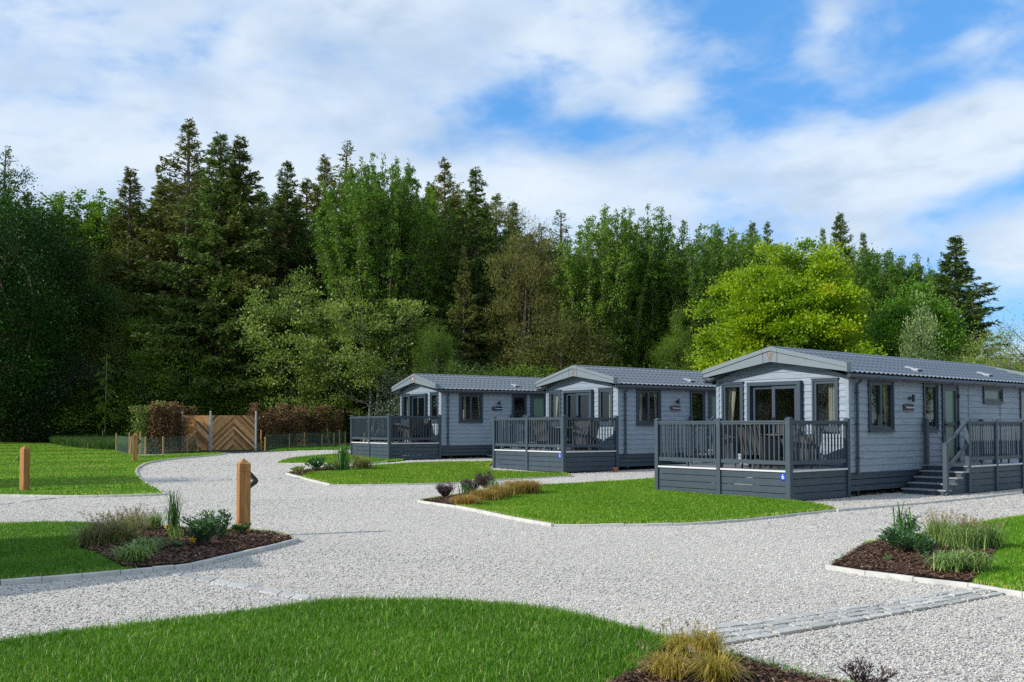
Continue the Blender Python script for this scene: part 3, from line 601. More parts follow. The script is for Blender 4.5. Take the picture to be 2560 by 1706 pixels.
# bark chips
cv = []; cf = []; cvar = []; kk = 0
for nm, dn, sz in (('bed_e', 2600, .029), ('bed_f', 2600, .028), ('bed_g', 3600, .024), ('bed_d', 1200, .038), ('bed_c', 500, .055)):
    X, Y = scatter(beds[nm], dn, rs); k = len(X); a = rs.uniform(0, 3.14, k); L = sz*rs.uniform(.5, 1.6, k); Wd = L*rs.uniform(.2, .5, k); t = rs.uniform(-.5, .5, k); r_ = rs.uniform(-.6, .6, k)
    z = G(X, Y)+LH+.02+rs.uniform(0, .02, k); D = np.stack([np.cos(a), np.sin(a), t], 1); S_ = np.stack([-np.sin(a), np.cos(a), r_], 1); C_ = np.stack([X, Y, z], 1)
    V = np.stack([C_-D*L[:, None]/2-S_*Wd[:, None]/2, C_+D*L[:, None]/2-S_*Wd[:, None]*.35, C_+D*L[:, None]*.55+S_*Wd[:, None]*.4, C_-D*L[:, None]/2+S_*Wd[:, None]/2], 1).reshape(-1, 3)
    cv.append(V); cf.append(np.arange(4*k).reshape(-1, 4)+kk); kk += 4*k; cvar.append(np.clip(rs.beta(1.6, 2.2, k), 0, 1))
for nm, dn, sz in (('bed_e', 90, .034), ('bed_f', 110, .034), ('bed_g', 110, .026), ('bed_d', 70, .045)):
    X, Y = scatter(grow(beds[nm], 1.30), dn, rs, [beds[nm]]); e = edge_dist(beds[nm], X, Y); ok = rs.random(len(X)) < np.exp(-e/.10); X, Y = X[ok], Y[ok]; k = len(X); a = rs.uniform(0, 3.14, k); L = sz*rs.uniform(.5, 1.5, k); Wd = L*rs.uniform(.2, .5, k)
    onl = np.zeros(k, bool)
    for q in lawns.values(): onl |= inside(q, X, Y)
    z = G(X, Y)+np.where(onl, LH+.022, .016); D = np.stack([np.cos(a), np.sin(a), rs.uniform(-.2, .2, k)], 1); S_ = np.stack([-np.sin(a), np.cos(a), rs.uniform(-.4, .4, k)], 1); C_ = np.stack([X, Y, z], 1)
    V = np.stack([C_-D*L[:, None]/2-S_*Wd[:, None]/2, C_+D*L[:, None]/2-S_*Wd[:, None]*.35, C_+D*L[:, None]*.55+S_*Wd[:, None]*.4, C_-D*L[:, None]/2+S_*Wd[:, None]/2], 1).reshape(-1, 3)
    cv.append(V); cf.append(np.arange(4*k).reshape(-1, 4)+kk); kk += 4*k; cvar.append(rs.uniform(.2, .8, k))
tag(np_mesh('bark_mulch', np.concatenate(cv), np.concatenate(cf), M['chip'], var=np.concatenate(cvar)), 'brown bark chip mulch covering the planting beds', 'bark mulch', kind='stuff')
# loose stones lying all over the drive, thinning out with distance
def stones(k0, seed):
    r = np.random.RandomState(seed); u = r.random(k0); q = -.2; a_, b_ = 5.6**q, 48**q; Y = (a_+(b_-a_)*u)**(1/q); X = r.uniform(-.56, .56, k0)*Y
    ok = np.ones(k0, bool)
    for e in list(lawns.values())+[apr, verge]: ok &= ~inside(e, X, Y)
    onj = inside(jt, X, Y); ok &= ~(onj & (r.random(k0) > .16))
    ok &= inside(gpoly, X, Y); X, Y, onj = X[ok], Y[ok], onj[ok]; k = len(X); s = .0088*(1+np.maximum(0, Y-8)*.040)*r.uniform(.55, 1.35, k)
    base = np.array([(1, 0, 0), (0, 1, 0), (-1, 0, 0), (0, -1, 0), (0, 0, .75)], float)
    V = base[None]*s[:, None, None]*r.uniform(.65, 1.25, (k, 5, 1)); a = r.uniform(0, 6.28, k); c, s2 = np.cos(a), np.sin(a)
    x = V[..., 0]*c[:, None]-V[..., 1]*s2[:, None]; y = V[..., 0]*s2[:, None]+V[..., 1]*c[:, None]; t = r.uniform(-.5, .5, k)[:, None]
    z = V[..., 2]+x*t; V = np.stack([x+X[:, None], y+Y[:, None], z+(G(X, Y)+s*.30+onj*.018)[:, None]], 2).reshape(-1, 3)
    f = np.array([(0, 1, 4), (1, 2, 4), (2, 3, 4), (3, 0, 4)])
    return V, (f[None]+(np.arange(k)*5)[:, None, None]).reshape(-1, 3), np.repeat(np.clip(r.random(k)+.16*vnoise(X, Y, .55, 21)-.10*(np.abs(vnoise(X, Y, .25, 22)) < .08), 0, 1), 4)
V, Fc, vr = stones(265000, 1)
tag(np_mesh('loose_gravel', V, Fc, M['stone'], var=vr), 'loose pale gravel stones lying over the drive', 'gravel', kind='stuff')
# ================================================================== LODGES
W_, LEN, D_ = 3.60, 10.40, 2.24
ZE, ZR = 2.77, 3.38          # eave / ridge of the roof sheet
HW = W_/2
def side(a, z, o): return (o, a, z)
def front(a, z, o): return (-a, -o, z)
def left(a, z, o): return (-W_-o, a, z)
def back(a, z, o): return (-a, LEN+o, z)
def pbox(mb, P, a0, a1, z0, z1, o0, o1):
    c = [P(a, z, o) for z in (z0, z1) for a, o in ((a0, o0), (a1, o0), (a1, o1), (a0, o1))]
    mb.add(c, [(3, 2, 1, 0), (4, 5, 6, 7), (0, 1, 5, 4), (1, 2, 6, 5), (2, 3, 7, 6), (3, 0, 4, 7)])
def clad(mb, P, a0, a1, z0, zt, holes, topf=None, pitch=.153):
    zc = [z0]; z = z0
    while z < zt-1e-6: z = min(z+pitch, zt); zc.append(z)
    for i in range(len(zc)-1):
        b0, b1 = zc[i], zc[i+1]
        cuts = sorted({b0, b1}|{h[k] for h in holes for k in (2, 3) if b0 < h[k] < b1}|({b0+.03, b0+.06, b0+.09, b0+.12} if topf and b0 > ZE-.2 else set()))
        cuts = [c for c in cuts if b0 <= c <= b1]
        pass
        cuts2 = sorted(set(cuts)|({b1-.012} if b1-b0 > .05 else set()))
        for c0, c1 in zip(cuts2[:-1], cuts2[1:]):
            iv = [(a0, a1)]
            zm = (c0+c1)/2
            if topf:
                lo, hi = topf(zm)
                if hi <= lo: continue
                iv = [(max(a0, lo), min(a1, hi))]
            for h in holes:
                if h[2] < zm < h[3]:
                    nv = []
                    for p, q in iv:
                        if h[0] > p: nv.append((p, min(q, h[0])))
                        if h[1] < q: nv.append((max(p, h[1]), q))
                    iv = [v for v in nv if v[1]-v[0] > 1e-4]
            for p, q in iv:
                o0 = .018-.012*(c0-b0)/pitch if c0 < b1-.0125 else .004; o1 = .018-.012*(c1-b0)/pitch if c1 < b1-.0125 else .002
                mb.quad(P(p, c0, o0), P(q, c0, o0), P(q, c1, o1), P(p, c1, o1))
                if abs(c0-b0) < 1e-6: mb.quad(P(p, c0, 0), P(q, c0, 0), P(q, c0, .018), P(p, c0, .018))
def liner(mb, P, a0, a1, z0, z1, holes, o=-.10):
    A = sorted({a0, a1}|{h[k] for h in holes for k in (0, 1)}); Z = sorted({z0, z1}|{h[k] for h in holes for k in (2, 3)})
    for p, q in zip(A[:-1], A[1:]):
        for r, s in zip(Z[:-1], Z[1:]):
            if any(h[0] < (p+q)/2 < h[1] and h[2] < (r+s)/2 < h[3] for h in holes): continue
            mb.quad(P(p, r, o), P(q, r, o), P(q, s, o), P(p, s, o))
    for h in holes:
        for (p, r), (q, s) in (((h[0], h[2]), (h[1], h[2])), ((h[1], h[2]), (h[1], h[3])), ((h[1], h[3]), (h[0], h[3])), ((h[0], h[3]), (h[0], h[2]))):
            mb.quad(P(p, r, 0), P(q, s, 0), P(q, s, o), P(p, r, o))
def frame(mb, P, a0, a1, z0, z1, t, o0, o1):
    pbox(mb, P, a0, a0+t, z0, z1, o0, o1); pbox(mb, P, a1-t, a1, z0, z1, o0, o1)
    pbox(mb, P, a0+t, a1-t, z1-t, z1, o0, o1-.002); pbox(mb, P, a0+t, a1-t, z0, z0+t, o0, o1-.002)
def curtain(P, a0, a1, z0, z1, o, parent, tie=0.0, seed=0):
    rg = random.Random(seed); k = 26; rows = 8; vs = []; fs = []
    for j in range(rows+1):
        f = j/rows; z = z0+(z1-z0)*f; sq = 1-tie*math.sin(f*2.0)*.0-tie*(1-f)*.45
        for i in range(k+1):
            g = i/k; a = a0+(a1-a0)*g*sq; vs.append(P(a, z, o+.035*math.sin(g*k*.95+seed)+.012*math.sin(g*40)))
    for j in range(rows):
        for i in range(k): b = j*(k+1)+i; fs.append((b, b+1, b+k+2, b+k+1))
    mb = MB(); mb.add(vs, fs); return mb.build('curtain', M['curtain'], parent, smooth=True)
def window(P, a0, a1, z0, z1, par, mull=None, glass='glass', curt=(), sill=True, t=.062):
    mb = MB(); frame(mb, P, a0-.012, a1+.012, z0-.012, z1+.012, t*.62, -.06, .052); frame(mb, P, a0+t*.5, a1-t*.5, z0+t*.5, z1-t*.5, t*.8, -.05, .030)
    if mull: pbox(mb, P, mull-.028, mull+.028, z0+t, z1-t, -.05, .034)
    if mull: frame(mb, P, a0+t*1.1, mull-.022, z0+t*1.1, z1-t*1.1, .035, -.03, .040)
    pbox(mb, P, a0-.03, a1+.03, z1+.012, z1+.035, 0, .065)
    wdw = mb.build('window', M['trim'], par)
    g = MB(); g.quad(P(a0+t, z0+t, -.01), P(a1-t, z0+t, -.01), P(a1-t, z1-t, -.01), P(a0+t, z1-t, -.01)); g.build('pane', M[glass], wdw)
    if sill:
        s = MB(); pbox(s, P, a0-.02, a1+.02, z0-.045, z0-.013, 0, .075); s.build('sill', M['trim'], wdw)
    for c in curt: curtain(P, c[0], c[1], z0-.05, z1+.02, -.17, wdw, c[2], c[3])
    return wdw
def text_mesh(txt, size, ext, mt, parent, loc, rot, align='CENTER'):
    cu = bpy.data.curves.new('lettering', 'FONT'); cu.body = txt; cu.size = size; cu.extrude = ext; cu.align_x = align; cu.align_y = 'CENTER'; cu.resolution_u = 3
    tmp = bpy.data.objects.new('tmp', cu); COL.objects.link(tmp); bpy.context.view_layer.update()
    me = bpy.data.meshes.new_from_object(tmp.evaluated_get(bpy.context.evaluated_depsgraph_get())); bpy.data.objects.remove(tmp)
    me.materials.clear(); me.materials.append(mt); o = bpy.data.objects.new('lettering', me); o.location = loc; o.rotation_euler = rot
    return link(o, parent)
def make_lodge():
    t = empty('holiday_lodge')
    hs = [(.80, 1.86, 1.48, 2.61), (3.28, 3.97, 1.48, 2.61), (4.20, 5.02, .66, 2.60), (6.42, 7.51, 2.21, 2.59), (8.62, 9.45, 1.48, 2.60)]
    hf = [(.24, .88, 1.48, 2.62), (1.17, 2.61, .66, 2.61), (2.82, 3.44, 1.48, 2.62)]
    mb = MB()
    clad(mb, side, .02, LEN-.02, .54, ZE, hs); clad(mb, left, .02, LEN-.02, .54, ZE, [])
    topf = lambda z: (-1, 9) if z < ZE-.06 else ((z-ZE+.06)/(ZR-ZE)*HW, W_-(z-ZE+.06)/(ZR-ZE)*HW)
    clad(mb, front, .02, W_-.02, .54, ZR, hf, topf); clad(mb, back, .02, W_-.02, .54, ZR, [], topf)
    for x in (0, -W_):
        for y in (0, LEN):
            sx = 1 if x == 0 else -1; sy = -1 if y == 0 else 1
            mb.box(min(x-.05*sx, x+.03*sx), max(x-.05*sx, x+.03*sx), min(y-.05*sy, y+.03*sy), max(y-.05*sy, y+.03*sy), .54, ZE-.02)
    mb.box(-.004, .026, 5.60, 5.612, .56, ZE-.03); mb.box(-.004, .026, 7.40, 7.412, .56, 2.19)
    wall = mb.build('wall', M['clad'], t)
    ib = MB(); liner(ib, side, .1, LEN-.1, .62, ZE-.02, hs); liner(ib, front, .1, W_-.1, .62, ZE-.02, hf); ib.cm = 0
    liner(ib, left, .1, LEN-.1, .62, ZE-.02, []); liner(ib, back, .1, W_-.1, .62, ZE-.02, [])
    ib.quad((-.1, .1, ZE-.03), (-W_+.1, .1, ZE-.03), (-W_+.1, LEN-.1, ZE-.03), (-.1, LEN-.1, ZE-.03))
    for y, a, b in ((3.1, -W_+.1, -1.4), (5.3, -W_+.1, -.1), (7.8, -W_+.1, -.1)): ib.box(a, b, y, y+.05, .62, ZE-.04)
    ib.cm = 1; ib.box(-W_+.1, -.1, .1, LEN-.1, .56, .64)
    ib.box(-3.3, -2.5, .5, 2.7, .64, 1.05); ib.box(-3.4, -3.2, .5, 2.7, .64, 1.45); ib.box(-1.3, -.35, 2.3, 3.0, .64, 1.05)
    ib.build('interior', [M['inside_wall'], M['inside_floor']], t)
    # front windows and curtains
    window(front, .24, .88, 1.48, 2.62, t, curt=[(.40, .58, .0, 1)], t=.07)
    window(front, 2.82, 3.44, 1.48, 2.62, t, curt=[(3.56, 3.12, .8, 2)], t=.07)
    window(side, .80, 1.86, 1.48, 2.61, t, mull=1.33, curt=[(1.08, 1.18, 0, 3), (2.12, 1.74, .6, 4)])
    window(side, 3.28, 3.97, 1.48, 2.61, t, curt=[(4.24, 4.06, 0, 5)]); window(side, 6.42, 7.51, 2.21, 2.59, t, glass='frost')
    window(side, 8.62, 9.45, 1.48, 2.60, t, curt=[(8.86, 9.1, 0, 6)])
    # sliding patio doors in a deep surround
    mb = MB(); frame(mb, front, 1.15, 2.63, .66, 2.62, .085, -.05, .13); frame(mb, front, 1.21, 2.57, .72, 2.56, .03, -.05, .10)
    frame(mb, front, 1.25, 1.95, .74, 2.53, .085, -.02, .075); frame(mb, front, 1.87, 2.54, .74, 2.53, .075, -.06, .03)
    pd = mb.build('patio_door', M['trim'], t)
    g = MB(); g.quad(front(1.33, .82, .02), front(1.87, .82, .02), front(1.87, 2.45, .02), front(1.33, 2.45, .02)); g.build('pane', M['glass'], pd)
    g = MB(); g.quad(front(1.94, .82, -.02), front(2.47, .82, -.02), front(2.47, 2.46, -.02), front(1.94, 2.46, -.02)); g.build('pane', M['glass'], pd)
    h = MB(); pbox(h, front, 1.885, 1.915, 1.55, 1.78, .075, .115); h.build('handle', M['black'], pd)
    # side door
    mb = MB(); frame(mb, side, 4.18, 5.04, .64, 2.62, .055, -.06, .055); frame(mb, side, 4.245, 4.975, .70, 2.56, .10, -.05, .035); pbox(mb, side, 4.34, 4.88, 1.58, 1.66, -.04, .03)
    pbox(mb, side, 4.15, 5.07, 2.62, 2.645, 0, .075)
    sdoor = mb.build('side_door', M['trim'], t)
    g = MB(); g.quad(side(4.34, .8, -.005), side(4.88, .8, -.005), side(4.88, 2.47, -.005), side(4.34, 2.47, -.005)); g.build('pane', M['frost'], sdoor)
    h = MB(); pbox(h, side, 4.275, 4.305, 1.35, 1.75, .035, .05); pbox(h, side, 4.28, 4.42, 1.60, 1.622, .07, .09); pbox(h, side, 4.28, 4.30, 1.60, 1.622, .05, .09); h.build('handle', M['black'], sdoor)
    for z in (.95, 1.6, 2.28): h = MB(); pbox(h, side, 4.975, 5.03, z, z+.10, .03, .075); h.build('hinge', M['black'], sdoor)
    # skirt below the body
    mb = MB()
    for z0, z1 in ((.395, .54), (.26, .378), (.13, .243)):
        mb.box(-.035, -.010, .02, LEN, z0, z1); mb.box(-W_+.01, -W_+.035, .02, LEN, z0, z1); mb.box(-W_, 0, LEN-.03, LEN-.005, z0, z1)
    mb.box(-.02, .004, .02, LEN, .50, .545); mb.build('skirting', M['deck'], t)
    mb = MB()
    for y in np.arange(.4, LEN, 1.5): mb.box(-.09, -.04, y, y+.09, -.12, .53); mb.box(-W_+.04, -W_+.09, y, y+.09, -.12, .53)
    mb.box(-2.6, -2.4, .2, LEN-.2, .35, .5); mb.box(-1.2, -1.0, .2, LEN-.2, .35, .5); mb.box(-W_+.1, -.1, .1, LEN-.1, .50, .555)
    mb.build('chassis', M['black'], t)
    # roof: pantile-profile metal sheet
    OV, EO = .30, .17; per = .20; cs = 6; ncol = int((LEN+OV+.1)/per*8); slope = HW+EO; rise = (ZR-ZE)*(slope/HW)
    y = np.linspace(-OV, LEN+.10, ncol+1); prof = .5+.5*np.cos(2*np.pi*y/per); prof = prof**1.4*.028
    for sgn in (0, 1):
        rows = []
        for r in range(cs):
            for f, st in ((r/cs, .024), ((r+.995)/cs, .0)):
                # f measured from the ridge: the lower edge of each course stands proud
                d = f*slope; zz = ZR-f*rise
                lift = (.048 if st == 0.0 else .0)
                rows.append((d, zz+prof+lift))
        V = []
        for d, zz in rows:
            x = -HW+d if sgn == 0 else -HW-d
            V.append(np.stack([np.full(len(y), x), y, zz], 1))
        V = np.concatenate(V); m_ = len(y); nr = len(rows); ii = np.arange(nr*m_).reshape(nr, m_)
        Fc = np.stack([ii[:-1, :-1].ravel(), ii[:-1, 1:].ravel(), ii[1:, 1:].ravel(), ii[1:, :-1].ravel()], 1)
        me = np_mesh('roof_slope', V, Fc, M['roof'], t)
        if sgn == 0: roof = me
    mb = MB(); mb.tube([(-HW, -OV, ZR+.012), (-HW, LEN+.1, ZR+.012)], .052, 10); mb.build('ridge_cap', M['roof'], t)
    mb = MB()      # soffit
    for s_ in (1, -1):
        e = -HW+s_*(HW+EO); mb.quad((-HW, -OV, ZR-.06), (e, -OV, ZR-rise-.05), (e, LEN+.1, ZR-rise-.05), (-HW, LEN+.1, ZR-.06))
    mb.build('soffit', M['deck'], t)
    # bargeboards: tapering, two layers, front and back
    for y0, y1, nm in ((-OV-.05, -OV, 'bargeboard'), (LEN+.1, LEN+.15, 'bargeboard')):
        mb = MB(); A = (-HW, 3.425); e = HW+EO+.02
        for s_ in (1, -1):
            x1 = -HW+s_*e
            def pr(pts, ya, yb):
                k = len(pts); vs = [(a, ya, b) for a, b in pts]+[(a, yb, b) for a, b in pts]
                mb.add(vs, [tuple(range(k)), tuple(range(2*k-1, k-1, -1))]+[(i, (i+1) % k, k+(i+1) % k, k+i) for i in range(k)])
            xb = -HW+s_*.18
            pr([(-HW, 3.315), (x1, 2.845), (x1, 2.765), (-HW, 3.075)], y0, y1)
            pr([(-HW, 3.425), (x1-s_*.03, 2.965), (x1, 2.935), (x1, 2.860), (-HW, 3.330)], y0-.022, y1)
            mb.box(min(x1, x1+s_*.012), max(x1, x1+s_*.012), y0-.025, y1+.10, 2.75, 2.955)
        bb = mb.build(nm, M['fascia'], t)
        if y0 < 0:
            for s_ in (1, -1): j = MB(); xj = -HW+s_*.20; j.bar((xj-s_*.02, y0-.0235, 3.02), (xj+s_*.01, y0-.0235, 3.37), .006, .004, (0, 1, 0)); j.build('joint', M['black'], bb)
            cx, cz = -HW, 3.20; yy = y0-.006; e_ = MB()
            pl = [[(-.082, .075), (-.030, -.085), (.030, -.085), (.082, .075), (.030, .075), (-.022, -.03), (0, -.055), (.022, -.03), (-.030, .075), (-.082, .075)]]
            for q in pl: e_.tube([(cx+a, yy, cz+b) for a, b in q], .0075, 5)
            e_.build('emblem', M['copper'], bb)
    # gutter, downpipe
    mb = MB(); gz = ZR-rise+.0
    for s_ in (1, -1):
        gx_ = -HW+s_*(HW+EO+.02)
        mb.tube([(gx_, -OV+.02, gz-.035), (gx_, LEN+.1, gz-.035)], .045, 8)
        for yy in np.arange(.9, LEN, 1.15): mb.tube([(gx_, yy, gz-.035), (gx_, yy+.05, gz-.035)], .053, 8)
        mb.box(min(gx_, gx_-s_*.12), max(gx_, gx_-s_*.12), 0, LEN, gz-.10, gz-.075)
    mb.build('gutter', M['gutter'], t)
    mb = MB(); mb.tube([(.19, .27, gz-.05), (.17, .27, gz-.12), (.06, .27, gz-.2), (.06, .27, .50)], .034, 8)
    for z in (.85, 1.6, 2.3): mb.box(.02, .10, .225, .315, z, z+.03)
    mb.build('downpipe', M['trim'], t)
    # roof vents
    for yv in (3.75, 7.6):
        d = 1.30; zz = ZR-d/slope*rise+.03; sl = math.atan2(rise, slope)
        mb = MB(); mb.bbox(-.17, .17, -.12, .12, 0, .05, .02); mb.bbox(.10, .20, -.12, .12, .0, .075, .02)
        v = mb.build('roof_vent', M['plastic_vent'], t); v.location = (-HW+d, yv, zz+.01); v.rotation_euler = (0, sl, 0)
        q = MB(); q.box(.203, .206, -.10, .10, .01, .06); q.build('grille', M['black'], v)
    # wall lamp
    mb = MB(); mb.tube([(.026, 2.62, 2.235), (.045, 2.62, 2.235)], .045, 12); mb.tube([(.04, 2.62, 2.235), (.09, 2.62, 2.235)], .014, 8); mb.tube([(.115, 2.62, 2.15), (.115, 2.62, 2.32)], .036, 12)
    mb.build('wall_lamp', M['black'], t)
    # name plate
    mb = MB(); mb.bbox(.026, .040, 2.32, 2.80, 1.935, 2.095, .004); pl = mb.build('name_plate', M['navy'], t)
    text_mesh('Waterwood', .078, .002, M['white'], pl, (.042, 2.60, 2.018), (R(90), 0, R(90)))
    e_ = MB(); e_.tube([(.042, 2.36, 2.05), (.042, 2.40, 1.985), (.042, 2.44, 2.05), (.042, 2.40, 2.03), (.042, 2.36, 2.05)], .008, 5); e_.build('emblem', M['red'], pl)
    b_ = MB()
    for a, z in ((2.335, 1.95), (2.335, 2.08), (2.785, 1.95), (2.785, 2.08)): b_.tube([(.040, a, z), (.044, a, z)], .007, 8)
    b_.box(.0405, .0425, 2.325, 2.795, 1.930, 1.938); b_.build('bolt', M['galv'], pl)
    return t
def post_mb(x, y, z0, z1, s=.05):
    mb = MB(); mb.bbox(x-s, x+s, y-s, y+s, z0, z1-.035, .004); mb.box(x-s-.008, x+s+.008, y-s-.008, y+s+.008, z1-.035, z1-.02)
    k = s+.004; mb.add([(x-k, y-k, z1-.02), (x+k, y-k, z1-.02), (x+k, y+k, z1-.02), (x-k, y+k, z1-.02), (x, y, z1+.012)], [(0, 1, 4), (1, 2, 4), (2, 3, 4), (3, 0, 4)]); return mb
def railing(par, a, b, z0=.65, top=1.69):
    a = np.array(a, float); b = np.array(b, float); L = np.linalg.norm(b-a); d = (b-a)/L; nrm = np.array([-d[1], d[0]])
    p = a+d*.05; q = b-d*.05; mb = MB()
    mb.bar((*p, top-.022), (*q, top-.022), .075, .040); mb.bar((*p, top-.062), (*q, top-.062), .045, .038)
    mb.bar((*p, z0+.16), (*q, z0+.16), .045, .085)
    for e_ in (p, q): mb.bar((*e_, z0+.13), (*e_, top-.03), .016, .016, (1, 0, 0))
    mb.bar((*p, top-.0425), (*q, top-.0425), .03, .012)
    mid = (a+b)/2; mb.bar((*mid, z0), (*mid, z0+.12), .035, .035, (1, 0, 0))
    rl = mb.build('railing', M['deck'], par)
    k = int(round(L/.118))-1
    for i in range(1, k+1):
        c = a+(b-a)*i/(k+1); s = MB(); s.bbox(c[0]-.014, c[0]+.014, c[1]-.014, c[1]+.014, z0+.20, top-.08, .002); s.build('spindle', M['deck'], rl)
    return rl
def skirt(par, a, b, cen=(-1.8, -1.1), ztop=.62, nb=4, zb=0.02):
    a = np.array(a, float); b = np.array(b, float); d = (b-a)/np.linalg.norm(b-a); p = a+d*.05; q = b-d*.05; h = (ztop-zb)/nb; mb = MB()
    for i in range(nb): z = zb+h*i+h/2; mb.bar((p[0], p[1], z), (q[0], q[1], z), .024, h-.013)
    cc = np.array(cen, float)-(a+b)/2; nn = np.array([-d[1], d[0]]); nn = nn*.032*np.sign(nn@cc)
    for f in (.0, .5, 1.0):
        c = p+(q-p)*f; mb.bar((*(c+nn), zb-.02), (*(c+nn), ztop), .05, .05, (1, 0, 0)) if f == .5 else None
    return mb.build('skirt_board', M['deck'], par)
def make_veranda(number):
    t = empty('veranda'); um = 1.79
    C = (0, -D_); Mp = (-um, -D_); Lp = (-W_, -D_); Bk = (0.0, -.07); LB = (-W_, -.07)
    mb = MB()
    nb_ = 15; bw = (D_+.02-.03)/nb_
    for i in range(nb_): y0 = -D_-.02+i*bw; mb.box(-W_-.03, .03, y0+.003, y0+bw-.003, .622, .648)
    mb.build('deck_floor', M['tread'], t)
    e = MB()
    for p, q in ((C, Mp), (Mp, Lp), (C, Bk), (Lp, LB)):
        a = np.array(p, float); b = np.array(q, float); d = (b-a)/np.linalg.norm(b-a); oo = np.array([0, -.038]) if abs(d[0]) > .5 else (np.array([.038, 0]) if p is C else np.array([-.038, 0]))
        pa = a+d*.055+oo; qb = b-d*.055+oo; e.bar((*pa, .634), (*qb, .634), .02, .036)
    e.build('edge_trim', M['white_edge'], t)
    for p in (C, Mp, Lp, Bk, LB):
        post_mb(p[0], p[1], -.12, 1.75, .052 if p is not C else .058).build('post', M['deck'], t)
    for p, q in ((C, Mp), (Mp, Lp), (C, Bk), (Lp, LB)): railing(t, p, q); skirt(t, p, q)
    if number:
        mb = MB(); mb.bbox(-.195, -.065, -D_-.036, -D_-.020, .450, .59, .003); np_ = mb.build('number_plate', M['blue'], t)
        text_mesh(number, .142, .002, M['white'], np_, (-.130, -D_-.038, .520), (R(90), 0, 0))
    return t
def make_steps():
    t = empty('entrance_steps'); y0, y1, X1 = 3.15, 6.05, 1.12
    mb = MB()
    for i in range(8): a = .05+(X1+.03-.05)*i/8; mb.box(a+.003, a+(X1-.02)/8-.003, y0-.03, y1+.03, .622, .648)
    mb.build('platform', M['tread'], t)
    for i, zt in enumerate((.13, .26, .39, .52)):
        ya = y0-.28*(4-i)+.02
        mb = MB(); mb.bbox(.10, X1+.04, ya-.03, ya+.28, zt-.03, zt, .006); mb.build('tread', M['tread'], t)
        mb = MB(); mb.box(.14, X1-.02, ya+.005, ya+.03, zt-.16, zt-.03); mb.build('riser', M['deck'], t)
    mb = MB(); mb.box(.14, X1-.02, y0+.0, y0+.03, .49, .62)
    for i in range(4):
        ya = y0-.28*(4-i)+.02; mb.box(X1-.06, X1-.02, ya+.03, y0, .0 if i == 0 else .13*i-.03, .13*(i+1)-.035); mb.box(.12, .15, ya+.03, y0, .0 if i == 0 else .13*i-.03, .13*(i+1)-.035)
    mb.build('stringer', M['deck'], t)
    yn = y0-.28*4+.10
    ps = {'a': (X1, y0+.05), 'b': (X1, 4.60), 'c': (X1, y1), 'd': (.12, y0+.05), 'n': (X1+.0, yn), 'e': (.12, y1)}
    for k, (x, y) in ps.items(): post_mb(x, y, -.12, 1.75 if k != 'n' else 1.20, .05).build('post', M['deck'], t)
    for p, q in (('a', 'b'), ('b', 'c'), ('e', 'c')): railing(t, ps[p], ps[q]); skirt(t, ps[p], ps[q], (.6, 4.6))
    mb = MB(); mb.bar((X1, yn+.03, 1.14), (X1, y0, 1.67), .07, .05); mb.bar((X1, yn+.03, .58), (X1, y0, 1.14), .045, .07); mb.build('stair_rail', M['deck'], t)
    mb = MB()
    for p, q in ((ps['a'], ps['b']), (ps['b'], ps['c'])): mb.bar((p[0]+.038, p[1]+.055, .634), (q[0]+.038, q[1]-.055, .634), .02, .036)
    mb.build('edge_trim', M['white_edge'], t); return t
def make_chair():
    t = empty('wicker_chair'); mb = MB()
    # tub: seat, flared back, arms down to the floor
    mb.box(-.27, .27, -.25, .25, .30, .43)
    back = [(-.27, .22, .30), (.27, .22, .30), (.31, .36, .95), (-.31, .36, .95)]
    def slab(q, off):
        o = Vector(off); vs = q+[tuple(Vector(p)+o) for p in q]; mb.add(vs, [(0, 1, 2, 3), (7, 6, 5, 4), (0, 4, 5, 1), (1, 5, 6, 2), (2, 6, 7, 3), (3, 7, 4, 0)])
    slab(back, (0, .035, 0))
    for s in (1, -1):
        slab([(s*.27, -.24, .20), (s*.27, .26, .20), (s*.31, .32, .72), (s*.31, -.24, .64)], (s*.035, 0, 0))
        mb.add([(s*.255, -.26, .64), (s*.36, -.26, .64), (s*.36, .33, .74), (s*.255, .33, .74), (s*.255, -.26, .665), (s*.36, -.26, .665), (s*.36, .33, .765), (s*.255, .33, .765)], [(3, 2, 1, 0), (4, 5, 6, 7), (0, 1, 5, 4), (1, 2, 6, 5), (2, 3, 7, 6), (3, 0, 4, 7)])
    mb.build('tub_seat', M['wicker'], t)
    for x, y in ((-.26, -.22), (.26, -.22), (-.26, .26), (.26, .26)): l = MB(); l.tube([(x, y, .32), (x*1.06, y*1.1, 0)], [.026, .018], 6); l.build('leg', M['wicker'], t)
    return t
def make_table():
    t = empty('patio_table'); mb = MB(); k = 28; mb.poly([(.50*math.cos(6.283*i/k), .50*math.sin(6.283*i/k)) for i in range(k)], .715, .74); mb.build('tabletop', M['table_edge'], t)
    mb = MB(); mb.poly([(.44*math.cos(6.283*i/k), .44*math.sin(6.283*i/k)) for i in range(k)], .65, .712); mb.build('apron', M['wicker'], t)
    for i in range(4): a = 6.283*(i+.5)/4; l = MB(); l.tube([(.36*math.cos(a), .36*math.sin(a), .66), (.40*math.cos(a), .40*math.sin(a), 0)], .03, 6); l.build('leg', M['wicker'], t)
    return t
lodge0 = make_lodge(); steps0 = make_steps(); chair0 = make_chair(); table0 = make_table()
LG = [('nearest', (7.435, 21.657), .6928, 0.0, '6'), ('middle', (3.363, 31.082), .637, .156, '5'), ('farthest', (-2.778, 38.561), .563, .282, None)]
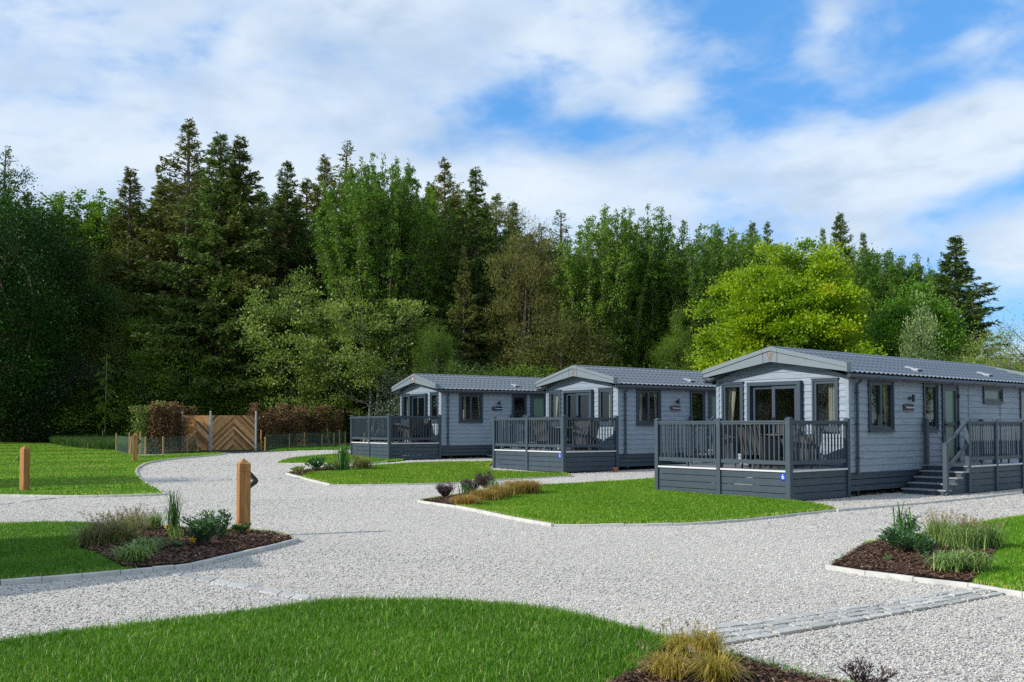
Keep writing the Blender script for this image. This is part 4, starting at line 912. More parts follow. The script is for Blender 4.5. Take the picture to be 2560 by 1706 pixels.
LAB = {'nearest': ('blue-grey holiday lodge nearest the camera, behind the veranda with plate number 6', 'anthracite veranda with railings and a blue number 6 plate, in front of the nearest lodge', 'grey steps and railed platform at the side door of the nearest lodge'),
       'middle': ('blue-grey holiday lodge in the middle, behind the veranda with plate number 5', 'anthracite veranda with railings and a blue number 5 plate, in front of the middle lodge', 'side steps and railed platform of the middle lodge, mostly hidden behind the nearest lodge'),
       'farthest': ('farthest blue-grey clad holiday lodge of the row, beside the pale-stemmed trees', 'anthracite veranda with railings and no number plate, in front of the farthest lodge', 'side steps and railed platform of the farthest lodge, mostly hidden behind the middle veranda')}
chairs = {'nearest': [(-2.12, -1.10, 72), (-.50, -1.02, -75), (-1.02, -1.80, 172), (-1.42, -.50, 5)], 'middle': [(-2.1, -1.25, 70), (-.52, -.95, -68), (-1.25, -1.82, 185), (-1.5, -.50, 0)], 'farthest': [(-1.85, -1.2, 80), (-.35, -1.1, -80), (-.95, -1.80, 178), (-1.1, -.52, 0)]}
ctxt = {0: 'left of the table', 1: 'right of the table', 2: 'with its back to the railing', 3: 'nearest the patio doors'}
first = True
for nm, (X, Y), th, g, num in LG:
    rz = th-R(90)
    l = lodge0 if first else copy_tree(lodge0); s = steps0 if first else copy_tree(steps0); v = make_veranda(num)
    for o in (l, s, v): o.location = (X, Y, g); o.rotation_euler = (0, 0, rz)
    a, b, c = LAB[nm]
    tag(l, a, 'holiday lodge', 'row of holiday lodges'); tag(v, b, 'veranda', 'verandas in front of the lodges'); tag(s, c, 'steps', 'side steps of the lodges')
    Mx = Matrix.Translation((X, Y, g)) @ Matrix.Rotation(rz, 4, 'Z')
    tb = table0 if first else copy_tree(table0); p = Mx @ Vector((-1.3 if nm != 'farthest' else -1.05, -1.15, .648)); tb.location = p; tb.rotation_euler = (0, 0, rz)
    tag(tb, 'round dark wicker patio table on the veranda of the %s lodge' % nm, 'table', 'veranda tables')
    for i, (x, y, r) in enumerate(chairs[nm]):
        ch = chair0 if first and i == 0 else copy_tree(chair0); ch.location = Mx @ Vector((x, y, .648)); ch.rotation_euler = (0, 0, rz+R(r))
        tag(ch, 'dark wicker chair %s, on the veranda of the %s lodge' % (ctxt[i], nm), 'chair', 'wicker chairs on the verandas')
    first = False
# the lodge just outside the frame on the left, whose shadow falls across the side lawn and drive
l = copy_tree(lodge0); th = .875; rz = th-R(90)
corner = Vector((*at(646, 1418), 0))-Vector((.93, .37, 0))*(2.95/math.tan(SUN_EL))
Rm = Matrix.Rotation(rz, 4, 'Z'); l.location = corner-(Rm @ Vector((.17, LEN+.1, 0))); l.rotation_euler = (0, 0, rz)
tag(l, 'holiday lodge standing just outside the left of the photo, seen by its shadow', 'holiday lodge', 'row of holiday lodges')
# terracotta pot by the middle veranda
px_, py_ = at(1538, 1181)
mb = MB(); mb.tube([(0, 0, 0), (0, 0, .13)], [.055, .085], 14, cap=True); mb.tube([(0, 0, .11), (0, 0, .145)], [.094, .094], 14); o = mb.build('brick_block', M['terracotta']); o.name = 'plant_pot'
o.location = (px_, py_, float(G(px_, py_))); tag(o, 'small terracotta pot on the gravel at the corner post of the middle veranda', 'pot')
# ================================================================== TIMBER BOLLARDS
def make_bollard(h=1.05, s=.080, light=1):
    t = empty('bollard'); mb = MB(); mb.bbox(-s, s, -s, s, -.2, h-.20, .004); k = s-.006; mb.bbox(-k, k, -k, k, h-.20, h-.185, .003); mb.bbox(-s, s, -s, s, h-.185, h-.075, .006)
    mb.add([(-s+.006, -s+.006, h-.076), (s-.006, -s+.006, h-.076), (s-.006, s-.006, h-.076), (-s+.006, s-.006, h-.076), (0, 0, h)], [(0, 1, 4), (1, 2, 4), (2, 3, 4), (3, 0, 4)])
    mb.build('post', M['post'], t)
    lb = MB(); pts = [(s-.01, -.235), (s+.098, -.345), (s+.118, -.385), (s+.098, -.425), (s-.01, -.50)]; inn = [(s-.01, -.31), (s+.060, -.372), (s+.066, -.385), (s+.056, -.398), (s-.01, -.45)]
    v = [(x, y, h+z+.06) for y in (-.05, .05) for x, z in pts+inn]; f = []
    for i in range(4): f += [(i, i+1, 6+i, 5+i), (10+i, 15+i, 16+i, 11+i), (i, 10+i, 11+i, i+1), (5+i, 6+i, 16+i, 15+i)]
    lb.add(v, f); lp = lb.build('lamp_hood', M['black'], t)
    q = MB(); q.add([(s+.004, -.045, h-.27), (s+.004, .045, h-.27), (s+.055, .045, h-.325), (s+.055, -.045, h-.325), (s+.004, -.045, h-.375), (s+.004, .045, h-.375)], [(0, 1, 2, 3), (3, 2, 5, 4)]); q.build('lens', M['lens'], lp)
    return t
bol = make_bollard()
spots = [((608, 1326), 30, 'large orange timber bollard standing at the tip of the near planting bed', .10), ((61, 1226), 150, 'orange timber bollard with a large knot, standing on the striped lawn at far left', 0), ((337.5, 1153), 25, 'small distant timber bollard in front of the netted hedge', 0), ((2604, 1380), 180, 'timber bollard at the right edge of the photo, only its black lamp in view', 0)]
for i, ((a, b), rz, lb, ex) in enumerate(spots):
    o = bol if i == 0 else copy_tree(bol); x, y = at(a, b, LH+(.05 if i == 0 else 0)); o.location = (x, y, float(G(x, y))+LH+(.02 if i == 0 else 0)); o.rotation_euler = (0, 0, R(rz))
    tag(o, lb, 'bollard', 'timber bollards with black lamps')
# ================================================================== GATES
def chevron(wd, h, mt, par, seed):
    """boards running down and out from a central seam, clipped to the leaf"""
    rg = random.Random(seed); V = []; Fc = []; var = []; bw = .10; half = wd/2; cut = []
    k = 0
    def clip(poly, ax, lim, keep_less):
        o = []
        for i in range(len(poly)):
            p, q = poly[i], poly[(i+1) % len(poly)]; ip = (p[ax] <= lim) == keep_less or p[ax] == lim; iq = (q[ax] <= lim) == keep_less or q[ax] == lim
            if ip: o.append(p)
            if ip != iq: t = (lim-p[ax])/(q[ax]-p[ax]); o.append(tuple(p[j]+(q[j]-p[j])*t for j in (0, 1)))
        return o
    for s_ in (-1, 1):
        c = 0.0; step = bw*1.414
        while c < h+half:
            dep = rg.uniform(-.004, .008)
            # board between lines z = c - x and z = c + step - x  (x measured out from the seam)
            g_ = .014 if s_ == 1 else .008
            poly = [(0, c), (half, c-half), (half, c+step-g_-half), (0, c+step-g_)]
            poly = clip(poly, 1, 0.0, False); poly = clip(poly, 1, h, True) if poly else poly
            if len(poly) >= 3:
                b = len(V); m_ = len(poly)
                V += [(s_*x, -.02-dep, z) for x, z in poly]+[(s_*x, .0, z) for x, z in poly]
                fs = [tuple(b+i for i in range(m_))]+[(b+i, b+(i+1) % m_, b+m_+(i+1) % m_, b+m_+i) for i in range(m_)]
                Fc += fs; var += [rg.random() if rg.random() > .08 else 0.0]*len(fs)
            c += step
    mb = MB(); mb.add(V, Fc); o = mb.build('boarding', mt, par); a = o.data.attributes.new('var', 'FLOAT', 'FACE'); a.data.foreach_set('value', np.array(var, np.float32))
    return o
def make_gate(wd, h, seed):
    t = empty('gate_leaf'); b = chevron(wd, h, M['gate'], t, seed); b.location = (0, 0, .06)
    mb = MB(); mb.box(-wd/2, wd/2, .005, .04, .10, .17); mb.box(-wd/2, wd/2, .005, .04, h-.12, h-.05); mb.box(-.03, .03, .005, .04, .1, h)
    mb.bar((-wd/2, .03, .15), (wd/2, .03, h-.1), .05, .03); mb.box(-wd/2-.03, -wd/2, -.03, .03, .06, h+.06); mb.box(wd/2, wd/2+.03, -.03, .03, .06, h+.06); mb.build('frame', M['galv'], t)
    for z in (.28, h-.16): q = MB(); q.bar((wd/2-.02, -.04, z), (wd/2+.09, -.04, z), .05, .045); q.build('hinge', M['galv'], t)
    return t
gb = float(G(*gate_m)); ww = math.dist(gate_m, gate_r); hG = 1.60
pr_ = Vector(gate_r); pm = Vector(gate_m); pl_ = Vector(gate_l)
def place_gate(a, b, seed, label):
    wd = (b-a).length-.14; gt = make_gate(wd, hG, seed); mid = (a+b)/2; gt.location = (mid.x, mid.y, float(G(mid.x, mid.y))+.02); gt.rotation_euler = (0, 0, math.atan2((b-a).y, (b-a).x)); tag(gt, label, 'gate', 'pair of boarded gates'); return gt
place_gate(pm, pr_, 4, 'right-hand gate leaf of brown chevron boards, in full view between two galvanised posts')
place_gate(pl_, pm, 9, 'left-hand gate leaf of brown chevron boards, half hidden behind the hedge')
def gpost(x, y, h, lb):
    mb = MB(); mb.tube([(0, 0, -.2), (0, 0, h)], .045, 10); mb.tube([(0, 0, h), (0, 0, h+.03)], .052, 10); mb.tube([(0, 0, h+.03), (0, 0, h+.075), (0, 0, h+.10)], [.045, .04, .012], 10)
    o = mb.build('gate_post', M['galv']); o.location = (x, y, float(G(x, y))); return tag(o, lb, 'gate post', 'galvanised gate posts')
gpost(pm.x, pm.y-.02, 1.80, 'galvanised gate post between the two chevron gate leaves'); gpost(pr_.x, pr_.y-.02, 1.78, 'galvanised gate post at the right end of the chevron gates'); gpost(pl_.x, pl_.y, 1.78, 'galvanised gate post at the left end of the gates, partly behind the hedge')
for px, lb in ((515.5, 'galvanised post behind the left gate leaf, only its round cap showing'), (572, 'galvanised post behind the middle of the right gate leaf, only its round cap showing')):
    d = ray(px, 1100); yy = 52.5; gpost(d[0]*yy, yy, EYE+above(px, 1045, yy)[2]-EYE-float(G(d[0]*yy, yy)), lb)
# ================================================================== STAKES, NETTING
stk = [(194, 1081, 1103, 'short stake in the long grass by the wood edge'), (256, 1077, 1108, 'stake supporting the thin larch sapling'), (290.5, 1083, 1129.5, 'leftmost stake of the green netting'), (300, 1079.5, 1103, 'stake behind the leftmost netting stake'), (323.5, 1082, 1134, 'stake at the netting corner left of the small bollard'), (325.5, 1091.5, 1137, 'leaning stake just left of the small bollard'), (350.5, 1079.5, 1136, 'tall stake just right of the small bollard'), (363.5, 1091.5, 1139, 'stake second right of the small bollard at the hedge front'), (407.5, 1091.5, 1137, 'stake in front of the left hedge, nearer its left end'), (467.7, 1087.5, 1132, 'stake in front of the left hedge where the gate begins to show'), (495, 1097, 1129.5, 'faint stake against the left gate leaf'), (518, 1091, 1128, 'stake just left of the middle gate post'),
       (652.5, 1075, 1125, 'tall stake at the left end of the right hedge'), (663, 1092, 1126, 'bright short stake at the left end of the right hedge'), (723, 1086.5, 1120.8, 'third stake along the right hedge'), (761, 1081, 1118.8, 'bright stake midway along the right hedge'), (805, 1086, 1117.2, 'faint stake in the shade of the right hedge'), (834.5, 1083, 1116.2, 'stake towards the right end of the right hedge'), (848.5, 1076, 1115.8, 'orange stake near the end of the right hedge'), (863, 1079, 1114.0, 'last stake of the right hedge beside the veranda')]
for px, yt, yb, lb in stk:
    x, y = at(px, yb); g = float(G(x, y)); ht = above(px, yt, y)[2]-g; mb = MB(); mb.tube([(0, 0, -.1), (0, 0, ht-.02), (0, 0, ht)], [.035, .035, .026], 8); o = mb.build('stake', M['stake']); o.location = (x, y, g)
    if 'leaning' in lb: o.rotation_euler = (0, R(4), 0)
    tag(o, lb, 'stake', 'timber stakes')
def net(pts, h, lb):
    w_ = [at(a, b) for a, b in pts]; mb = MB()
    for (a, b), (c, d) in zip(w_[:-1], w_[1:]):
        ga, gb_ = float(G(a, b)), float(G(c, d)); mb.add([(a, b, ga), (c, d, gb_), (c, d, gb_+h), (a, b, ga+h), (a, b+.012, ga), (c, d+.012, gb_), (c, d+.012, gb_+h), (a, b+.012, ga+h)], [(0, 1, 2, 3), (4, 5, 6, 7), (3, 2, 6, 7)])
    tag(mb.build('netting', M['net']), lb, 'netting')
net([(290.5, 1129.5), (323.5, 1134.5), (363.5, 1139), (407.5, 1137), (467.7, 1132), (518, 1128.5)], .75, 'low green plastic netting fixed to stakes round the left hedge')
net([(663, 1126.2), (723, 1121.2), (761, 1119.2), (834.5, 1116.6), (863, 1115)], .75, 'low plastic netting fixed to stakes along the right hedge')
# ================================================================== VEGETATION
def norm(a): return a/(np.linalg.norm(a, axis=-1, keepdims=True)+1e-9)
def leaves(C, D, L, Wd, rs):
    """kite-shaped leaves: C base, D direction, L length, Wd width"""
    k = len(C); D = norm(D); r = rs.normal(size=(k, 3))*.75+np.array([-.45, -.3, .75]); S_ = norm(np.cross(D, r)); L = np.broadcast_to(L, k)[:, None]; Wd = np.broadcast_to(Wd, k)[:, None]
    m_ = C+D*L*.45
    return np.stack([C, m_+S_*Wd/2, C+D*L, m_-S_*Wd/2], 1).reshape(-1, 3), np.arange(4*k).reshape(-1, 4)
class Wood:
    def __init__(s): s.V = []; s.F = []; s.n = 0
    def seg(s, pts, rad, k=5):
        pts = np.asarray(pts, float); m_ = len(pts); rad = np.asarray(rad, float)
        d = np.gradient(pts, axis=0); d = norm(d); ref = np.array([1., .2, .1]) if abs(d[0][0]) < .9 else np.array([0, 1., 0]); x = norm(ref-d*(d@ref)[:, None]); y = np.cross(d, x)
        a = np.arange(k)*2*np.pi/k; V = pts[:, None]+(x[:, None]*np.cos(a)[None, :, None]+y[:, None]*np.sin(a)[None, :, None])*rad[:, None, None]
        ii = s.n+np.arange(m_*k).reshape(m_, k); j = np.roll(ii, -1, 1)
        s.V.append(V.reshape(-1, 3)); s.F.append(np.stack([ii[:-1].ravel(), j[:-1].ravel(), j[1:].ravel(), ii[1:].ravel()], 1)); s.n += m_*k
    def mesh(s, name, m): return np_mesh(name, np.concatenate(s.V), np.concatenate(s.F), m, smooth=True, linkit=False)
def conifer(h=20, R_=3.0, z0=.12, seed=1, nb=6, gap=.42, droop=.22, needles=9, dens=1.0, mt='spruce', miss=.08, top_up=.55, nl=.25, nw=.085, lean=.0):
    rs = np.random.RandomState(seed); wd = Wood(); C = []; D = []; var = []
    zt = np.linspace(0, h, 12); bx = lean*np.sin(zt/h*2.2)*h*.03; tr = .012*h*(1-zt/h)**.8+.02
    tp = np.stack([bx, bx*.4, zt], 1); wd.seg(tp, tr, 7)
    z = h*z0; ph = rs.uniform(0, 6, 4)
    while z < h*.995:
        t = (z-h*z0)/(h*(1-z0)); k = max(3, int(round(nb*(1-.15*t))))
        for b in range(k):
            if rs.random() < miss*(1-.6*t): continue
            a = rs.uniform(0, 6.283); lob = 1+.18*math.sin(2*a+ph[0])+.14*math.sin(3*a+ph[1]+z*.3)+.15*math.sin(z*.9+ph[2])
            L = 1.22*R_*((1-t)**(.62+.24*t)*.98+.02)*min(1, .55+t*4)*lob*rs.uniform(.62, 1.18)
            if rs.random() < .07: L *= 1.3
            L = max(L, .13)
            el = -.18+t*(top_up+.25)+rs.uniform(-.12, .12); zz = z+rs.uniform(-.5, .5)*gap
            base = np.array([np.interp(zz, zt, bx), np.interp(zz, zt, bx)*.4, zz]); dr = np.array([math.cos(a)*math.cos(el), math.sin(a)*math.cos(el), math.sin(el)])
            s = np.linspace(0, 1, 6)[:, None]; up = np.array([0, 0, 1.])
            dd = droop*(1-t*.9); br = base+dr*L*s-up*L*dd*s**1.6+up*L*dd*.75*s**4
            wd.seg(br, np.linspace(.018+.012*L, .006, 6), 3)
            m_ = int(max(6, L*10.5*dens)); u = rs.uniform(.18, 1, m_)**.8; pos = np.stack([np.interp(u, s[:, 0], br[:, i]) for i in range(3)], 1)
            tang = dr[None]*1.0; side_ = np.array([-math.sin(a), math.cos(a), 0])*rs.choice([-1, 1], m_)[:, None]
            tw = norm(tang*.75+side_*rs.uniform(.3, 1.1, m_)[:, None]+up*rs.uniform(-.65, .12, m_)[:, None]*(1-.6*t)); tl = (.16+.30*L*(1.08-u)*rs.uniform(.4, 1, m_)).clip(.16-.09*t, .8)
            q = max(3, int(needles*(.6+.4*(1-t)))); f = rs.uniform(0, 1, (m_, q)); c = pos[:, None]+tw[:, None]*(tl[:, None]*f)[..., None]-up*(tl[:, None]*f**2*.35)[..., None]
            d = norm(tw[:, None]+rs.normal(0, .55, (m_, q, 3))+up*-.18); c += rs.normal(0, .035, c.shape)
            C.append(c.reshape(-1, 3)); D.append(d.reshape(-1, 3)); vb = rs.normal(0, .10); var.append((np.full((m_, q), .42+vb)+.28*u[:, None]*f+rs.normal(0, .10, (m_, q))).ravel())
        z += .8*gap*rs.uniform(.7, 1.3)*(1-.58*t)
    C = np.concatenate(C); D = np.concatenate(D); var = np.clip(np.concatenate(var), 0, 1); k = len(C)
    tz = np.clip((C[:, 2]/h-.8)*5, 0, 1); V, Fc = leaves(C, D, nl*rs.uniform(.6, 1.3, k)*(1-.45*tz), nw*rs.uniform(.7, 1.3, k)*(1-.3*tz), rs)
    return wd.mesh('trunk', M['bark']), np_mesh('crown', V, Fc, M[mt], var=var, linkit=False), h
def curve(p0, p1, rs, bow=.12, k=6, sag=0):
    p0 = np.asarray(p0, float); p1 = np.asarray(p1, float); s = np.linspace(0, 1, k)[:, None]; L = np.linalg.norm(p1-p0); o = rs.normal(size=3)*bow*L; o[2] += sag*L
    return p0+(p1-p0)*s+o*(np.sin(s*np.pi))
def broad(h=12, R_=4.5, cz=.58, hz=.42, seed=1, ncl=260, lpc=190, cr=.55, ll=.15, lw=.10, mt='dark', bk='bark', stems=1, spread=.0, limbs=9, shell=.55, upr=0.0, shoots=0, shape=None, r0=None, bulk=None, trunkr=None, updir=.15, flat=.75, lo=1.0):
    """crown made of leaf clusters spread through an uneven envelope, each cluster carried on a twig"""
    rs = np.random.RandomState(seed); wd = Wood(); ph = rs.uniform(0, 6.28, 6)
    u = rs.normal(size=(ncl*3, 3)); u = norm(u); rad = rs.uniform(shell**3, 1, ncl*3)**(1/3.)
    az_ = np.arctan2(u[:, 1], u[:, 0]); lob = 1+lo*(.13*np.sin(2*az_+ph[0])+.10*np.sin(3*az_+ph[1]+u[:, 2]*3)+.12*np.sin(5*u[:, 2]+ph[2]+az_)+.09*np.sin(9*u[:, 2]+7*az_+ph[3]))
    P_ = u*(rad*lob)[:, None]; zrel = P_[:, 2]; rr = R_*np.ones(len(P_))
    if shape == 'upright': rr = R_*(1.0-.15*np.clip(zrel, 0, 1)); 
    C = np.stack([P_[:, 0]*rr, P_[:, 1]*rr, h*(cz+hz*zrel)], 1)
    C = C[C[:, 2] > h*.07][:ncl]
    tops = []
    base = []
    for i in range(stems):
        a = 6.283*i/stems+rs.uniform(-.4, .4); b0 = np.array([math.cos(a)*spread*.25, math.sin(a)*spread*.25, 0]) if stems > 1 else np.zeros(3)
        t1 = np.array([math.cos(a)*spread, math.sin(a)*spread, h*(cz+.25*hz)])+rs.normal(0, .15, 3) if stems > 1 else np.array([rs.normal(0, .2), rs.normal(0, .2), h*(cz+.55*hz)])
        p = curve(b0, t1, rs, .04, 9); tr_ = (trunkr or .016*h)/math.sqrt(stems)
        wd.seg(p, np.linspace(tr_, tr_*.25, 9), 7); base.append(p)
    nodes = np.concatenate([b[2:] for b in base]); rn = np.full(len(nodes), 1.0)
    # limbs
    lim = []
    for i in range(limbs*max(1, stems)):
        t = nodes[rs.randint(len(nodes))]; near = C[rs.randint(len(C))]; q = near*.92+t*.08
        if q[2] < t[2]-.1*h and upr > 0: q[2] = t[2]+.05*h
        p = curve(t, q, rs, .10, 7, -.06 if upr == 0 else .0); wd.seg(p, np.linspace(.0045*h, .0016*h, 7), 4); lim.append(p[1:])
    nodes = np.concatenate([nodes]+lim)
    LC = []; LD = []; var = []
    for c in C:
        d2 = np.linalg.norm((nodes-c)*[1, 1, 1.0+upr*.0]-[0, 0, 0], axis=1)+np.maximum(0, nodes[:, 2]-c[2])*1.2; t = nodes[np.argmin(d2)]
        if rs.random() < .75: wd.seg(curve(t, c, rs, .10, 4), np.linspace(.0014*h, .004, 4), 3)
        k = int(lpc*rs.uniform(.6, 1.4)); s = cr*rs.uniform(.6, 1.25)
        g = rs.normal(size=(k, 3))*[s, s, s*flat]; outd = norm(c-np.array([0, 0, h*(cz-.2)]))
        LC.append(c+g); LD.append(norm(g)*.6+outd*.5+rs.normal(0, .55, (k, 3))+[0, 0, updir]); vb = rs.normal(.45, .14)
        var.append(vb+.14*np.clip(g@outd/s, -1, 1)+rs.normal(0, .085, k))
    for i in range(shoots):       # vertical leafy shoots breaking the outline
        a = rs.uniform(0, 6.283); r_ = R_*math.sqrt(rs.uniform(0, 1))*.98; zt = h*(cz+hz*math.sqrt(max(0, 1-(r_/R_)**2))*rs.uniform(.72, .96)); L = rs.uniform(.10, .20)*h*.8
        p0 = np.array([math.cos(a)*r_, math.sin(a)*r_, zt-.05*h]); p1 = p0+np.array([math.cos(a)*.10*L+rs.normal(0, .05*L), math.sin(a)*.10*L+rs.normal(0, .05*L), L]); wd.seg(curve(p0, p1, rs, .03, 4), [.03, .025, .015, .006], 3)
        k = int(L*75); f = rs.uniform(0, 1, k); pos = p0+(p1-p0)*f[:, None]; pos += rs.normal(0, 1, (k, 3))*(.20*(1-f*.72))[:, None]*[1, 1, .6]
        LC.append(pos); LD.append(rs.normal(0, .7, (k, 3))+[0, 0, .5]); var.append(.52+rs.normal(0, .09, k))
    LC = np.concatenate(LC); LD = np.concatenate(LD); var = np.clip(np.concatenate(var), 0, 1); k = len(LC); ok = LC[:, 2] > .05
    LC, LD, var = LC[ok], LD[ok], var[ok]; k = len(LC)
    V, Fc = leaves(LC, LD, ll*rs.uniform(.6, 1.3, k), lw*rs.uniform(.7, 1.3, k), rs)
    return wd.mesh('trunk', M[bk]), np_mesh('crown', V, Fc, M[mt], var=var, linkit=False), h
def upright(h=15, R_=2.6, seed=1, nst=46, mt='poplar', zlow=.10, dens=62, ll=.15, lw=.11, fall=.20):
    """tall multi-leader tree: ascending branches ending in leafy spires"""
    rs = np.random.RandomState(seed); wd = Wood(); wd.seg(curve((0, 0, 0), (0, 0, h*.8), rs, .01, 8), np.linspace(.014*h, .03, 8), 7); LC = []; LD = []; var = []
    for i in range(nst):
        a = rs.uniform(0, 6.283); f = math.sqrt(rs.uniform(0, 1)); r_ = R_*f*rs.uniform(.8, 1.1); zt = h*(1-fall*f**2.5)*rs.uniform(.84, 1.0); zb = h*rs.uniform(zlow, .5)
        if rs.random() < .26: zt *= rs.uniform(.45, .85); zb = h*zlow*rs.uniform(.5, 2)
        if zb > zt*.7: zb = zt*.5
        p0 = np.array([0, 0, zb*.8]); p2 = np.array([math.cos(a)*r_, math.sin(a)*r_, zt]); pm_ = np.array([p2[0]*.75, p2[1]*.75, zb+(zt-zb)*.35])
        s = np.linspace(0, 1, 8)[:, None]; p = (1-s)**2*p0+2*s*(1-s)*pm_+s**2*p2; p += rs.normal(0, .05, p.shape)*s; wd.seg(p, np.linspace(.005*h, .006, 8), 4)
        L = np.linalg.norm(np.diff(p, axis=0), axis=1).sum(); k = int(L*dens); f2 = rs.uniform(.12, 1, k)**.85; pos = np.stack([np.interp(f2, s[:, 0], p[:, j]) for j in range(3)], 1)
        # side twigs: clumped offsets
        nc = max(6, int(L*2.6)); cc = rs.uniform(.1, 1, nc); co = rs.normal(0, 1, (nc, 3))*[.58, .58, .38]; idx = rs.randint(nc, size=k); wid = (1.15-f2*.85)
        fx = cc[idx]; pos = np.stack([np.interp(fx, s[:, 0], p[:, j]) for j in range(3)], 1)+co[idx]*(1.2-fx*.98)[:, None]*.95+rs.normal(0, .15, (k, 3))*(1.1-fx*.55)[:, None]
        k3 = int(L*dens*.28); f3 = rs.uniform(.55, 1, k3); p3 = np.stack([np.interp(f3, s[:, 0], p[:, j]) for j in range(3)], 1)+rs.normal(0, .11, (k3, 3))*(1.3-f3)[:, None]*1.8
        LC += [pos, p3]; LD += [norm(co[idx])*.4+rs.normal(0, .6, (k, 3))+[0, 0, .45], rs.normal(0, .6, (k3, 3))+[0, 0, .6]]; vb = rs.normal(.45, .1); var += [vb+rs.normal(0, .085, k)+.08*fx, vb+.08+rs.normal(0, .12, k3)]
    LC = np.concatenate(LC); LD = np.concatenate(LD); var = np.clip(np.concatenate(var), 0, 1); k = len(LC)
    V, Fc = leaves(LC, LD, ll*rs.uniform(.6, 1.3, k), lw*rs.uniform(.7, 1.3, k), rs)
    return wd.mesh('trunk', M['bark']), np_mesh('crown', V, Fc, M[mt], var=var, linkit=False), h
def bush(h=3.0, R_=2.0, seed=1, mt='midgreen', **k): 
    d = dict(cz=.46, hz=.52, ncl=170, lpc=230, cr=.30, ll=.085, lw=.058, stems=3, spread=.8, limbs=3, shell=.5); d.update(k)
    return broad(h, R_, seed=seed, mt=mt, **d)
PROTO = {
 'spA': conifer(20, 3.3, .10, 11, 7, .40, .26, 8, 1.0), 'spB': conifer(20, 3.0, .12, 12, 6, .46, .20, 8, .95, miss=.14), 'spC': conifer(20, 2.7, .18, 13, 5, .50, .18, 8, .9, miss=.2, top_up=.7),
 'thin': conifer(18, 2.2, .25, 14, 4, .62, .12, 6, .62, miss=.25, top_up=.8, lean=1), 'brA': conifer(20, 3.1, .12, 15, 6, .42, .30, 8, 1.0, mt='brown', miss=.12), 'brB': conifer(20, 2.7, .14, 16, 6, .46, .24, 8, .9, mt='brown', miss=.16, top_up=.65),
 'pine': broad(12, 3.2, .56, .42, 17, 230, 190, .42, .20, .04, 'pinebrown', 'bark', shell=.3, limbs=14, flat=.55),
 'upA': upright(15, 2.9, 21, 70, dens=80, ll=.12, lw=.085), 'upB': upright(15, 2.5, 22, 60, dens=80, ll=.12, lw=.085), 'upC': upright(15, 3.4, 23, 84, dens=80, ll=.12, lw=.085),
 'dkA': broad(13, 4.4, .52, .46, 31, 330, 280, .52, .12, .08, 'dark', limbs=12), 'dkB': broad(12, 3.8, .50, .48, 32, 280, 270, .50, .115, .075, 'midgreen', limbs=12), 'dkC': broad(12, 4.0, .52, .47, 33, 300, 270, .5, .115, .075, 'poplar', limbs=12, shoots=40),
 'buA': bush(3.2, 2.2, 41), 'buB': bush(3.0, 2.4, 42, 'dark'), 'buC': bush(3.6, 1.9, 43, 'midgreen', stems=4), 'bloom': bush(3.6, 2.3, 44, 'blossom', ll=.07, lw=.05),
}
used_proto = set()
def plant(key, x, y, top=None, wf=1.0, rz=None, label='', cat='tree', group=None, name='tree', zb=None, mats=None, hs=None):
    tm, cm, h0 = PROTO[key]; g = float(G(x, y)) if zb is None else zb; sc = hs if hs else (top-g)/h0
    o = empty(name, (x, y, g-.05), rz if rz is not None else random.uniform(0, 6.28)); o.scale = (sc*wf, sc*wf, sc)
    a = link(bpy.data.objects.new('trunk' if cat != 'shrub' else 'stems', tm), o)
    b = link(bpy.data.objects.new('crown' if cat != 'shrub' else 'foliage', cm), o)
    if mats: b.material_slots[0].link = 'OBJECT'; b.material_slots[0].material = M[mats]
    tag(o, label, cat, group); return o
random.seed(5)
GT = 'tall trees of the wood'
def tree(key, px, ty, Y, wf=1.0, label='', name='conifer', mats=None, rz=None, group=GT):
    x, y, z = above(px, ty, Y); return plant(key, x, y, z, wf, rz, label, 'tree', group, name, mats=mats)
